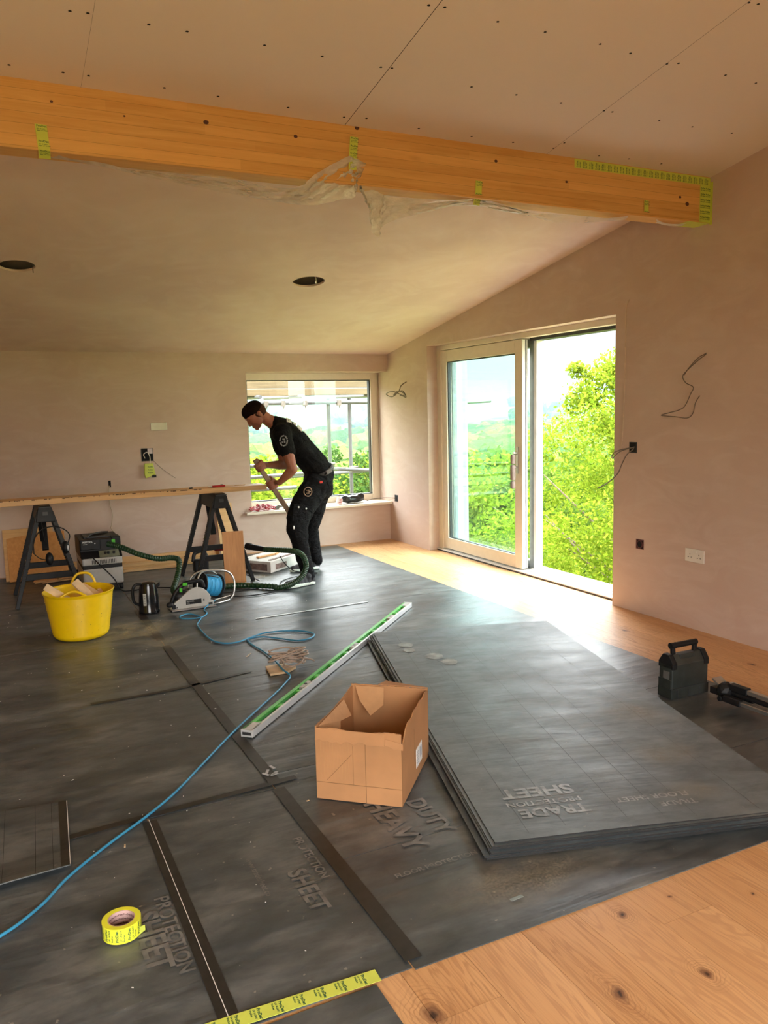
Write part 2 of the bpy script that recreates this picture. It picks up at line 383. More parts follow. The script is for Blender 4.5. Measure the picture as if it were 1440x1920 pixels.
# floor: laid oak boards running along y, one mesh, a gap between boards
mb = MB(); rr = random.Random(3)
def plank(x0, x1, y0, y1): mb.bb((x0 + 0.0007, y0 + 0.0007, -0.02), (x1 - 0.0007, y1 - 0.0007, 0.0))
W_ = 0.1925; k0 = int((XL - 0.875) / W_) - 1
joints = {0: 1.58, 4: 1.60, 2: 0.72, 6: 1.12, 1: 0.45, 3: 0.9, 5: 0.3, 7: 1.9}
for k in range(k0, 18):
    x0 = 0.875 + W_ * k; x1 = x0 + W_
    x0, x1 = max(x0, XL), min(x1, 4.44)
    if x1 - x0 < 0.01: continue
    y = joints.get(k, rr.uniform(0, 2)) - 1.9 * 3
    while y < YB:
        y2 = y + 1.9; a, b = max(y, YF), min(y2, YB)
        if b - a > 0.02: plank(x0, x1, a, b)
        y = y2
mb.bb((XL, YF, -0.3), (4.44, YB, -0.021))
struct(mb.build('floor', M_oak))
# right wall with the sliding-door opening
DY0, DY1, DZ = 4.58, 7.39, 2.14
mb = MB()
def yz(pts, x0, x1): mb.prism([(x0, y, z) for y, z in pts], (x1 - x0, 0, 0))
yz([(YF - 0.3, -0.3), (DY0, -0.3), (DY0, zc(DY0) + 0.02), (YF - 0.3, zc(YF - 0.3) + 0.02)], XR, 4.44)
yz([(DY1, -0.3), (8.72, -0.3), (8.72, zc(8.72) + 0.02), (DY1, zc(DY1) + 0.02)], XR, 4.44)
yz([(DY0, DZ), (DY1, DZ), (DY1, zc(DY1) + 0.02), (DY0, zc(DY0) + 0.02)], XR, 4.44)
struct(mb.build('wall_right', M_wall))
# back wall with the window opening
WX0, WX1, WZ0, WZ1 = 2.45, XR, 0.42, 1.93
mb = MB()
mb.bb((XL - 0.3, YB, -0.3), (WX0, 8.72, 2.30)); mb.bb((WX0, YB, -0.3), (XR, 8.72, WZ0)); mb.bb((WX0, YB, WZ1), (XR, 8.72, 2.30))
struct(mb.build('wall_back', M_wall))
# left wall, and the glazed front wall behind the camera
mb = MB()
yz([(YF - .3, -.3), (8.72, -.3), (8.72, zc(8.72)), (YF - .3, zc(YF - .3))], XL - 0.3, XL)
struct(mb.build('wall_left', M_wall))
mb = MB()
mb.bb((XL, YF - .3, -.3), (-2.0, YF, zc(YF) + .1)); mb.bb((1.5, YF - .3, -.3), (XR, YF, zc(YF) + .1)); mb.bb((-2.0, YF - .3, 2.4), (1.5, YF, zc(YF) + .1)); mb.bb((-2.0, YF - .3, -.3), (1.5, YF, 0.0))
mb.bb((-.29, YF - .2, 0), (-.21, YF - .1, 2.4))
struct(mb.build('wall_front', M_wall))
# ceiling: near half bare boards, far half skimmed, both on one slope, with two round cut-outs
BY0, BY1 = 3.755, 3.86
BZ = 2.60
def cpt(x, y, dz=0): return (x, y, zc(y) + dz)
holes = [(0.235, 6.0, 0.105), (2.31, 6.02, 0.125)]
holes[0] = (0.24, 6.0, 0.112)
bm = bmesh.new()
def loop(pts):
    vs = [bm.verts.new(p) for p in pts]; return [bm.edges.new((vs[i], vs[(i + 1) % len(vs)])) for i in range(len(vs))]
edges = loop([cpt(XL, BY0), cpt(XR, BY0), cpt(XR, 8.34), cpt(XL, 8.34)])
for hx, hy, hr in holes:
    edges += loop([cpt(hx + hr * math.cos(a * PI / 24), hy + hr * math.sin(a * PI / 24)) for a in range(48)])
bmesh.ops.triangle_fill(bm, use_beauty=True, use_dissolve=False, edges=edges)
for hx, hy, hr in holes:      # cut edge of the board and the void above it
    P = [[bm.verts.new(cpt(hx + hr * math.cos(a * PI / 24), hy + hr * math.sin(a * PI / 24), dz)) for a in range(48)] for dz in (0, 0.014)]
    for a in range(48): bm.faces.new((P[0][a], P[0][(a + 1) % 48], P[1][(a + 1) % 48], P[1][a]))
me = bpy.data.meshes.new('ceiling'); bm.to_mesh(me); bm.free(); me.materials.append(M_ceil)
ceil = bpy.data.objects.new('ceiling', me); COL.objects.link(ceil); struct(ceil)
mb = MB()
mb.prism([cpt(XL, YF), cpt(XL, BY0 + .02), cpt(XL, BY0 + .02, .3), cpt(XL, YF, .3)], (XR - XL, 0, 0))
mb.prism([cpt(XL - .3, YF - .3, .12), cpt(XL - .3, 8.72, .12), cpt(XL - .3, 8.72, .4), cpt(XL - .3, YF - .3, .4)], (4.44 - XL + .3, 0, 0))
bare = mb.build('bare_plasterboard', M_board, ceil)
bare['label'] = 'bare unskimmed boards on the near side of the beam'
mb = MB()
for hx, hy, hr in holes:
    mb.bb((hx - .3, hy - .01, zc(hy) + .05), (hx + .3, hy + .04, zc(hy) + .11))
mb.build('ceiling_joist', M_pine, ceil)
mb = MB()      # open paper joints between the bare boards
for x, g in ((1.656, .0013), (2.863, .0006), (0.45, .0003)):
    mb.prism([cpt(x - g, YF, -.0006), cpt(x - g, BY0, -.0006), cpt(x + g, BY0, -.0006), cpt(x + g, YF, -.0006)], (0, 0, .0004))
mb.build('board_joint', M_dark, ceil)
scr = [(1.621, 2.854, 3.022), (1.687, 2.846, 3.023), (1.668, 3.264, 2.954), (1.618, 3.271, 2.953), (2.879, 3.624, 2.895), (2.859, 3.689, 2.884), (2.87, 2.452, 3.088), (2.917, 2.447, 3.089), (2.867, 2.885, 3.017), (2.918, 2.866, 3.02), (1.938, 2.859, 3.021), (2.169, 2.857, 3.021), (2.457, 2.856, 3.021), (2.638, 2.87, 3.019), (2.088, 3.294, 2.949), (2.335, 3.294, 2.949), (2.596, 3.294, 2.949), (2.863, 3.296, 2.949), (2.915, 3.293, 2.949), (3.228, 3.294, 2.949), (3.466, 3.298, 2.949), (3.754, 3.292, 2.95), (3.224, 2.874, 3.019), (3.438, 2.882, 3.017), (0.372, 3.272, 2.953), (0.433, 3.266, 2.954), (0.649, 3.267, 2.954), (0.792, 3.267, 2.954), (1.1, 3.266, 2.954), (1.348, 3.27, 2.953), (0.175, 3.671, 2.887), (0.374, 3.667, 2.888), (0.472, 3.663, 2.888), (0.779, 3.669, 2.887), (1.013, 3.673, 2.887), (1.34, 3.679, 2.886), (1.624, 3.69, 2.884), (1.733, 3.671, 2.887), (2.029, 3.692, 2.884), (2.339, 3.693, 2.883), (2.595, 3.691, 2.884), (3.18, 3.697, 2.883), (3.387, 3.685, 2.885), (3.634, 3.685, 2.885)]
sb = None
for p in scr:
    if p[1] > BY0 - .01: p = (p[0], BY0 - .015, 0)
    if sb is None:
        mb = MB(); mb.cyl((0, 0, -0.0008), (0, 0, 0.002), 0.0062, n=10); sb = mb.build('screw_head', M_dark, ceil)
        o = sb
    else:
        o = sb.copy(); COL.objects.link(o)
    o.location = cpt(p[0], p[1])
# ---- window in the back wall
def frame_xz(mb, x0, x1, z0, z1, y0, y1, w):
    mb.bb((x0, y0, z0), (x0 + w, y1, z1)); mb.bb((x1 - w, y0, z0), (x1, y1, z1)); mb.bb((x0 + w, y0, z1 - w), (x1 - w, y1, z1)); mb.bb((x0 + w, y0, z0), (x1 - w, y1, z0 + w))
def frame_yz(mb, y0, y1, z0, z1, x0, x1, w, wt=None):
    wt = wt or w
    mb.bb((x0, y0, z0), (x1, y0 + w, z1)); mb.bb((x0, y1 - w, z0), (x1, y1, z1)); mb.bb((x0, y0 + w, z1 - wt), (x1, y1 - w, z1)); mb.bb((x0, y0 + w, z0), (x1, y1 - w, z0 + wt))
win = struct(empty('window_1', (3.28, 8.62, WZ0)))
def chl(mb, name, mat, root, **kw):
    o = mb.build(name, mat, None, **kw); o.parent = root; o.matrix_parent_inverse = Matrix.Translation(root.location).inverted(); return o
mb = MB(); frame_xz(mb, WX0 + .005, WX1 - .02, WZ0 + .02, WZ1 - .005, 8.58, 8.66, 0.075); mb.bb((WX1 - .02, 8.585, WZ0 + .02), (WX1, 8.65, WZ1 - .005))
chl(mb, 'window_frame', M_white, win, bevel=.003)
mb = MB(); frame_xz(mb, WX0 + .078, WX1 - .093, WZ0 + .093, WZ1 - .078, 8.60, 8.655, 0.012)
chl(mb, 'glazing_gasket', M_gasket, win)
mb = MB(); mb.bb((WX0 + .08, 8.625, WZ0 + .095), (WX1 - .095, 8.629, WZ1 - .08))
chl(mb, 'pane', M_glass2, win)
mb = MB(); mb.bb((2.375, 8.245, WZ0 - .002), (XR - .002, YB, WZ0 + .026)); mb.bb((WX0 + .002, YB - .01, WZ0 + .001), (XR - .002, 8.66, WZ0 + .026))
chl(mb, 'window_sill', M_white, win, bevel=.006)
# ---- sliding door in the right wall
door = struct(empty('door_1', (4.3, 5.98, 0)))
mb = MB()
mb.bb((4.225, DY1 - .085, 0.0), (4.425, DY1 + .0, DZ)); mb.bb((4.225, DY0, 0), (4.425, DY0 + .035, DZ))
mb.bb((4.225, DY0 + .035, DZ - .05), (4.425, DY1 - .085, DZ))
chl(mb, 'door_frame', M_white, door, bevel=.003)
mb = MB(); mb.bb((4.29, DY0 + .035, DZ - .075), (4.40, 5.86, DZ - .05)); chl(mb, 'head_gasket', M_gasket, door)
S0, S1 = 5.905, 7.315
mb = MB(); frame_yz(mb, S0, S1, .035, DZ - .055, 4.235, 4.295, .105, .115)
sash = chl(mb, 'sliding_sash', M_white, door, bevel=.004)
def sub(mb, name, mat, par, root, **kw):
    o = mb.build(name, mat, None, **kw); o.parent = par; return o
mb = MB(); frame_yz(mb, S0 + .1, S1 - .1, .142, DZ - .165, 4.25, 4.285, .014); sub(mb, 'glazing_gasket', M_gasket, sash, door)
mb = MB(); mb.bb((4.266, S0 + .105, .148), (4.270, S1 - .105, DZ - .172)); sub(mb, 'pane', M_glass, sash, door)
mb = MB(); frame_yz(mb, 5.84, S1, .03, DZ - .055, 4.325, 4.385, .07, .075); fx = chl(mb, 'fixed_leaf', M_greyframe, door, bevel=.003)
mb = MB(); mb.bb((4.352, 5.905, .1), (4.356, S1 - .065, DZ - .125)); sub(mb, 'pane', M_glass2, fx, door)
mb = MB(); mb.bb((4.237, 5.897, .04), (4.293, 5.9045, DZ - .06)); chl(mb, 'sash_edge_strip', M_upvc, door)
mb = MB(); mb.bb((4.270, 5.894, .04), (4.279, 5.897, DZ - .06)); chl(mb, 'track_groove', M_gasket, door)
mb = MB(); mb.bb((4.318, 5.80, .035), (4.386, 5.84, DZ - .055)); chl(mb, 'interlock_strip', M_upvc, door, bevel=.003)
mb = MB(); mb.bb((4.20, DY0, 0.0), (4.44, DY1, .022)); mb.bb((4.27, DY0 + .03, .022), (4.44, 5.86, .034))
for x in (4.30, 4.315, 4.33): mb.bb((x, DY0 + .035, .034), (x + .005, 5.86, .044))
chl(mb, 'threshold', M_upvc, door, bevel=.003)
mb = MB(); mb.bb((4.197, DY0, 0.0), (4.2, S1 + .07, .012)); chl(mb, 'threshold_gap', M_gasket, door)
hy = 5.965
mb = MB(); mb.bb((4.225, hy - .012, .90), (4.236, hy + .012, 1.14)); mb.cyl((4.236, hy, 1.085), (4.185, hy, 1.085), .011); mb.cyl((4.236, hy, 0.96), (4.2, hy, 0.96), .007)
h = chl(mb, 'door_handle', M_metal, door, smooth=True)
mb = MB()
for z0, z1, r in ((1.075, .985, .021), (.982, .84, .0235), (.837, .765, .022)):
    zm = (z0 + z1) / 2; mb.lathe([(0.008, z1), (r * .85, z1 + .004), (r, z1 + .015), (r * 1.03, zm), (r, z0 - .015), (r * .85, z0 - .004), (.008, z0)], (4.185, hy + .006, 0), n=18)
gr = sub(mb, 'padded_wrap', plain('grey_foam_wrap', (0.20, 0.16, 0.14), 0.8), h, door, smooth=True); gr['label'] = 'grey foam wrapping around the handle grip'
# low timber lengths against the foot of the back wall
# ---------------------------------------------------------------- timber beam, tape and plastic
bw = MB(); bw.bb((XL, BY0, BZ), (XR - .001, BY1 + .02, zc(BY0) + .05))
beam = bw.build('timber_beam', M_glulam, bevel=.004); tag(beam, 'long orange glued timber beam spanning under the sloping ceiling', 'beam')
mb = MB()
for hx_, hz_, r_ in ((0.975, 2.80, .010), (1.40, 2.79, .008), (1.72, 2.868, .010), (2.53, 2.80, .008), (3.92, 2.70, .012), (3.86, 2.735, .008), (0.33, 2.80, .005), (0.62, 2.78, .004), (3.0, 2.74, .007)):
    mb.ball((hx_, BY0, hz_), (r_ * 1.3, .0012, r_), sub=2)
mb.build('knot', plain('dark_pine_knot', (0.09, 0.025, 0.015), 0.5), beam)
def strip_text(mb, origin, along, across, length, step, size, words=('ProDec', 'UV 14 DAY', 'tape'), w=.048):
    """repeated print across a strip of tape"""
    a, c = Vector(along).normalized(), Vector(across).normalized(); n = int(length / step)
    for i in range(n):
        o = Vector(origin) + a * (step * (i + 0.25))
        add_text(mb, words[0], o + c * w * .12, c, -a, size * 1.15, .012)
        add_text(mb, words[1], o + c * w * .12 + a * size * .85, c, -a, size * .62, .02)
        add_text(mb, words[2], o + c * w * .12 + a * size * 1.4, c, -a, size * .62, .02)
        add_text(mb, words[1], o + c * w * .45 + a * size * 1.4, c, -a, size * .55, .02)
def vstrip(name, pts, w, label, back=.0012, lean=0):
    """lime tape running down the beam face then following pts (x, y, z)"""
    mb = MB(); P = [Vector(p) for p in pts]
    for a, b in zip(P, P[1:]):
        x = Vector((w / 2, 0, 0)); 
        mb.prism([a - x, a + x, b + x, b - x], (0, -back, 0))
    o = mb.build(name, M_limetape, None); tag(o, label, 'tape', 'lime tape strips holding the plastic')
    mt = MB(); ac = 0
    for a, b in zip(P, P[1:]):
        d = b - a
        if d.length > .034: strip_text(mt, a + Vector((-w / 2, -back - .0008, -.002)), d, (1, 0, 0), d.length + .004, .036, .011, w=w)
    mt.build('printed_text', M_greenink, o, fix=False)
    return o
fy = BY0 - .001
vstrip('tape_strip', [(0.281, 3.75, 2.702), (0.285, 3.75, 2.642), (0.288, 3.75, 2.602), (0.291, 3.79, 2.578)], .046, 'lime tape strip at the left end of the timber beam')
vstrip('tape_strip', [(1.701, 3.75, 2.822), (1.694, 3.75, 2.751), (1.684, 3.742, 2.666)], .042, 'lime tape strip at the bunched plastic near the beam middle')
vstrip('tape_strip', [(2.418, 3.75, 2.687), (2.414, 3.75, 2.625), (2.432, 3.8, 2.575)], .040, 'lime tape strip right of the drooping plastic tail, mid beam')
vstrip('tape_strip', [(3.587, 3.75, 2.69), (3.588, 3.75, 2.629), (3.616, 3.8, 2.605)], .034, 'short lime tape strip nearest the right wall end of the beam')
# edge tapes at the wall end
zt = zc(BY0)
mb = MB(); xa, xb = 3.055, XR - .002
mb.bb((xa, BY0 - .0016, zt - .052), (xb, BY0 - .0004, zt - .004)); o = mb.build('edge_tape', M_limetape)
tag(o, 'long lime tape sealing the beam top edge against the ceiling', 'tape')
mt = MB()
for i in range(int((xb - xa) / .045)):
    q = Vector((xa + .012 + i * .045, BY0 - .0022, zt - .048))
    add_text(mt, 'ProDec', q + Vector((.010, 0, 0)), (0, 0, 1), (-1, 0, 0), .0115, .03); add_text(mt, 'UV 14 DAY', q + Vector((.020, 0, 0)), (0, 0, 1), (-1, 0, 0), .0075, .04); add_text(mt, 'tape tape', q + Vector((.029, 0, 0)), (0, 0, 1), (-1, 0, 0), .0080, .04)
mt.build('printed_text', M_greenink, o, fix=False)
mb = MB(); xv = 4.022
mb.bb((xv, BY0 - .0024, BZ + .002), (XR - .001, BY0 - .0017, zt - .05)); mb.bb((XR - .0016, BY0 - .022, BZ - .01), (XR - .0004, BY0 - .002, zt - .03)); mb.bb((3.93, BY0 - .002, BZ - .0016), (XR - .001, BY1 + .02, BZ - .0006))
o = mb.build('edge_tape', M_limetape); tag(o, 'lime tape wrapping the beam end down the right wall joint', 'tape')
mt = MB(); z = zt - .075; 
while z > BZ + .02:
    for s_ in (0, .043):
        add_text(mt, 'ProDec', (xv + .006 + s_, BY0 - .0032, z), (1, 0, 0), (0, 0, 1), .012, .03); add_text(mt, 'UV 14 DAY', (xv + .006 + s_, BY0 - .0032, z - .010), (1, 0, 0), (0, 0, 1), .0078, .04)
    z -= .034
mt.build('printed_text', M_greenink, o, fix=False)
# clear plastic sheeting hanging under the beam
def m_poly():
    t = NT('clear_polythene_film'); t.t.nodes.remove(t.b)
    tr = t.n('BsdfTransparent'); tr.inputs[0].default_value = (.97, .96, .92, 1)
    df = t.n('BsdfDiffuse'); df.inputs[0].default_value = (.97, .95, .90, 1); tl = t.n('BsdfTranslucent'); tl.inputs[0].default_value = (.97, .95, .90, 1); gl = t.n('BsdfGlossy'); gl.inputs['Roughness'].default_value = .22
    nz = t.noise(t.co((3, 6, 9)), 2.2, 4, .55, 1.6); bp = t.n('Bump'); bp.inputs['Strength'].default_value = .45; bp.inputs['Distance'].default_value = .03; t.l(nz, bp.inputs['Height'])
    for s_ in (df, tl, gl): t.l(bp.outputs[0], s_.inputs['Normal'])
    a = t.n('MixShader'); a.inputs[0].default_value = .5; t.l(df.outputs[0], a.inputs[1]); t.l(tl.outputs[0], a.inputs[2])
    b = t.n('MixShader'); b.inputs[0].default_value = .12; t.l(a.outputs[0], b.inputs[1]); t.l(gl.outputs[0], b.inputs[2])
    at = t.n('Attribute'); at.attribute_name = 'cover'
    f = t.math('MULTIPLY', at.outputs['Fac'], t.ramp(nz, [(.3, .75), (.65, 1.0)])); c = t.n('MixShader'); t.l(f, c.inputs[0]); t.l(tr.outputs[0], c.inputs[1]); t.l(b.outputs[0], c.inputs[2]); t.l(c.outputs[0], t.out.inputs[0])
    return t.m
M_poly = m_poly()
pr = random.Random(11)
film = empty('plastic_sheeting', (1.7, BY0, BZ), 'crumpled clear plastic sheeting taped along the underside of the timber beam', 'plastic sheeting')
def film_piece(cols, name='film', rows=10, wr=.02):
    """cols: (top point, bottom point, opacity)"""
    T = spline([Vector(c[0]) for c in cols], 5); B = spline([Vector(c[1]) for c in cols], 5); K = spline([Vector((c[2], 0, 0)) for c in cols], 5)
    bm = bmesh.new(); ly = bm.verts.layers.float.new('cover'); G = []
    for i, (a, b) in enumerate(zip(T, B)):
        row = []
        for j in range(rows + 1):
            t = j / rows; p = a.lerp(b, t)
            s_ = math.sin(PI * t); p += Vector((pr.uniform(-1, 1) * wr * .3, (math.sin(i * .9 + j * 1.3) * .5 + pr.uniform(-.6, .6)) * wr * s_, pr.uniform(-1, 1) * wr * .25 * s_))
            v = bm.verts.new(p); v[ly] = max(0, min(1, K[i].x * 1.25)); row.append(v)
        G.append(row)
    for i in range(len(G) - 1):
        for j in range(rows): bm.faces.new((G[i][j], G[i + 1][j], G[i + 1][j + 1], G[i][j + 1]))
    me = bpy.data.meshes.new(name); bm.to_mesh(me); bm.free(); me.materials.append(M_poly)
    for p in me.polygons: p.use_smooth = True
    o = bpy.data.objects.new(name, me); COL.objects.link(o); o.parent = film; o.matrix_parent_inverse = Matrix.Translation(film.location).inverted(); return o
film_piece([((0.043, 3.8, 2.597), (0.043, 3.84, 2.594), .5), ((0.122, 3.8, 2.602), (0.123, 3.84, 2.601), .5), ((0.223, 3.79, 2.611), (0.225, 3.84, 2.608), .5), ((0.293, 3.78, 2.611), (0.308, 3.84, 2.598), .45), ((0.389, 3.8, 2.593), (0.403, 3.84, 2.595), .6), ((0.519, 3.8, 2.59), (0.523, 3.84, 2.585), .75), ((0.679, 3.8, 2.564), (0.685, 3.84, 2.566), .7)], wr=.006, rows=5)
film_piece([((0.631, 3.81, 2.58), (0.656, 3.83, 2.565), .12), ((0.834, 3.78, 2.579), (0.849, 3.86, 2.553), .16), ((1.084, 3.76, 2.574), (1.151, 3.87, 2.528), .22), ((1.246, 3.75, 2.546), (1.296, 3.87, 2.517), .40), ((1.401, 3.74, 2.561), (1.435, 3.84, 2.502), .72), ((1.51, 3.735, 2.636), (1.543, 3.83, 2.509), .85), ((1.652, 3.735, 2.72), (1.645, 3.8, 2.536), .85), ((1.686, 3.735, 2.719), (1.706, 3.78, 2.549), .8), ((1.751, 3.735, 2.701), (1.7, 3.75, 2.595), .3)], rows=16, wr=.03)
film_piece([((1.728, 3.76, 2.61), (1.742, 3.78, 2.596), .5), ((1.757, 3.78, 2.582), (1.802, 3.8, 2.496), .6), ((1.813, 3.78, 2.592), (1.817, 3.82, 2.4), .62), ((1.865, 3.79, 2.579), (1.862, 3.82, 2.376), .62), ((1.883, 3.79, 2.575), (1.88, 3.83, 2.43), .55), ((1.952, 3.79, 2.571), (1.975, 3.84, 2.476), .6), ((2.117, 3.78, 2.576), (2.155, 3.85, 2.528), .75), ((2.278, 3.78, 2.584), (2.319, 3.85, 2.574), .85), ((2.43, 3.77, 2.606), (2.475, 3.84, 2.582), .9), ((2.545, 3.78, 2.597), (2.586, 3.84, 2.572), .9), ((2.77, 3.8, 2.567), (2.8, 3.84, 2.561), .8)], rows=12, wr=.02)
film_piece([((2.753, 3.8, 2.566), (2.807, 3.85, 2.564), .3), ((2.938, 3.78, 2.565), (3.009, 3.87, 2.549), .22), ((3.166, 3.78, 2.574), (3.242, 3.87, 2.564), .25), ((3.323, 3.78, 2.575), (3.394, 3.86, 2.579), .55), ((3.597, 3.78, 2.615), (3.652, 3.86, 2.612), .9), ((3.801, 3.8, 2.586), (3.883, 3.86, 2.589), .85), ((4.045, 3.8, 2.607), (4.109, 3.86, 2.615), .8)], rows=6, wr=.008)

# ---------------------------------------------------------------- floor protection boards
T_ = .0035
def sheet(x0, x1, y0, y1, label, rot=0.0, z=0.0005, cut=None):
    root_mb = MB(); g = .0016
    nx, ny = max(2, int((x1 - x0) / .08)), max(2, int((y1 - y0) / .08))
    sr = random.Random(int((x0 + 10) * 997 + y0 * 131)); ph = [sr.uniform(0, 6) for _ in range(6)]
    def hh(x, y):
        e_ = min(x - x0, x1 - x, y - y0, y1 - y); e_ = max(0, min(1, e_ / .12))
        return e_ * (.0012 + .0011 * (math.sin(y * 17 + ph[0] + 2 * math.sin(x * 2.3 + ph[1])) * math.sin(x * 3.1 + ph[2]) + .5 * math.sin(y * 31 + x * 5 + ph[3])))
    bm = root_mb.bm; V = [[None] * (ny + 1) for _ in range(nx + 1)]
    xs = [x0 + g + (x1 - x0 - 2 * g) * i / nx for i in range(nx + 1)]; ys = [y0 + g + (y1 - y0 - 2 * g) * j / ny for j in range(ny + 1)]
    for i, x in enumerate(xs):
        for j, y in enumerate(ys): V[i][j] = bm.verts.new((x, y, z + T_ + hh(x, y)))
    for i in range(nx):
        for j in range(ny): bm.faces.new((V[i][j], V[i + 1][j], V[i + 1][j + 1], V[i][j + 1]))
    ring = [V[i][0] for i in range(nx + 1)] + [V[nx][j] for j in range(1, ny + 1)] + [V[i][ny] for i in range(nx - 1, -1, -1)] + [V[0][j] for j in range(ny - 1, 0, -1)]
    low = [bm.verts.new((v.co.x, v.co.y, z)) for v in ring]; n = len(ring)
    for i in range(n): bm.faces.new((ring[i], low[i], low[(i + 1) % n], ring[(i + 1) % n]))
    bm.faces.new(low[::-1])
    o = root_mb.build('protection_sheet', M_mem, smooth=True, ang=50); tag(o, label, 'floor protection sheet', 'black protection sheets on the floor')
    return o
SR = [1.765, 2.35, 3.08, 4.33, 5.62, 6.95, 8.24]
lab = ['black floor sheet along the bare oak, in front of the sheet stack', 'narrow floor sheet beside the cardboard box, under the tripod', 'floor sheet under the tool case and cardboard box side', 'floor sheet carrying the far end of the sheet stack',
       'floor sheet between the white dust line and the back window', 'floor sheet beneath the worker feet, below the window']
SR_s = []
for i in range(6): SR_s.append(sheet(.916, 3.39, SR[i], SR[i + 1], lab[i]))
SLy = [2.95, 4.27, 5.53, 6.85, 8.24]
ll = ['floor sheet between the yellow tub and the crossing joint tapes', 'floor sheet under the yellow tub, left of the long seam', 'floor sheet under the left sawhorse and dust extractor', 'floor sheet against the back wall on the left']
for i in range(4): sheet(-1.55, .914, SLy[i], SLy[i + 1], ll[i])
s1 = sheet(.416, .914, 1.775, 2.948, 'narrow floor sheet between the two long black joint tapes')
s2 = sheet(-1.55, .414, 1.60, 2.948, 'floor sheet carrying the lime yellow tape roll')
s3 = sheet(.25, .80, 1.2, 1.764, 'small black floor sheet on the camera side of the printed lime tape')
def ptext(par, body, at_, xd, yd, size, bold=.02):
    mb = MB(); add_text(mb, body, at_, xd, yd, size, bold); o = mb.build('printed_text', M_print, par, fix=False); return o
Zp = T_ + .0046
D = (0, -1, 0); E_ = (1, 0, 0)
ptext(s2, 'PROTECTION', (.345, 2.42, Zp), D, E_, .062); ptext(s2, 'SHEET', (.272, 2.36, Zp), D, E_, .10, .03); ptext(s2, 'TRADE', (.395, 2.60, Zp), D, E_, .05)
ptext(s1, 'SHEET', (.76, 2.36, Zp), D, E_, .085, .03); ptext(s1, 'PROTECTION', (.845, 2.55, Zp), D, E_, .045); ptext(s1, 'www.tradesheet.co', (.66, 2.50, Zp), D, E_, .03)
r0 = SR_s[0]; r1 = SR_s[1]
ptext(r1, 'HEAVY', (1.17, 2.66, Zp), D, E_, .12, .03); ptext(r1, 'DUTY', (1.32, 2.60, Zp), D, E_, .10, .03)
ptext(r0, 'FLOOR PROTECTION', (1.06, 2.16, Zp), E_, (0, 1, 0), .032); 
def jtape(pts, w, label, z=None):
    z = T_ + .0046 if z is None else z
    mb = MB(); P = [Vector((p[0], p[1], z)) for p in pts]
    Q = spline(P, 4) if len(P) > 2 else [P[0].lerp(P[-1], i / 12) for i in range(13)]
    for i, (a, b) in enumerate(zip(Q, Q[1:])):
        mb.beam(a, b, w, .0006)
    o = mb.build('joint_tape', M_seamtape); tag(o, label, 'tape', 'black joint tapes on the floor sheets'); return o
jtape([(.930, 1.80), (.927, 2.30), (.924, 2.94)], .052, 'wide black joint tape right of the cardboard box front, running to the oak floor')
jtape([(.930, 2.98), (.922, 3.7), (.917, 4.4), (.918, 5.2)], .050, 'black joint tape passing the near end of the spirit level')
jtape([(.913, 5.35), (.914, 5.9), (.912, 6.3)], .055, 'dusty black joint tape behind the yellow tub by the kettle')
jtape([(.422, 1.60), (.420, 2.3), (.418, 2.92)], .052, 'black joint tape with white split edge near the tape roll')
jtape([(-.30, 2.90), (.35, 2.955), (1.02, 3.0)], .034, 'thin black joint tape crossing the long seam', T_ + .0053)
jtape([(.36, 4.32), (.8, 4.33), (1.25, 4.42)], .03, 'faint black joint tape running to the cable bundle')
mb = MB(); mb.beam((.421, 1.62, .0092), (.417, 2.93, .0092), .0020, .0006); o = mb.build('split_edge', M_whitelabel); tag(o, 'thin white split line along the joint tape near the tape roll', 'tape edge')
mb = MB(); mb.beam((1.634, 5.566, .009), (2.557, 5.612, .009), .022, .0008); o = mb.build('floor_strip', plain('pale_dust_line', (.62, .68, .67), .45)); tag(o, 'pale straight strip across the floor sheets behind the spirit level', 'strip')
# lime tape across the near edge
ty0 = Vector((.36, 1.806, .0095)); ty1 = Vector((.815, 1.786, .0095))
mb = MB(); mb.beam(ty0, ty1, .046, .0008); o = mb.build('tape_strip', M_limetape); tag(o, 'printed lime yellow tape stuck across the edge of a small floor sheet', 'tape')
mt = MB(); dv = (ty1 - ty0).normalized(); nv = Vector((-dv.y, dv.x, 0)); L_ = (ty1 - ty0).length
for i in range(8):
    q = ty0 + dv * (.012 + i * .0565) + Vector((0, 0, .0008)) - nv * .018
    add_text(mt, 'ProDec', q + dv * .0, nv * .5 + dv * .0 + Vector((0, 0, 0)), -dv, .013, .03) if False else None
    add_text(mt, 'ProDec', q + nv * .036 + dv * .004, -nv, dv, .0125, .03); add_text(mt, 'UV 14 DAY', q + nv * .036 - dv * .006, -nv, dv, .0068, .04)
    add_text(mt, 'ProDec', q + nv * .036 - dv * .0150, -nv, dv, .0075, .03)
mt.build('printed_text', M_greenink, o, fix=False)
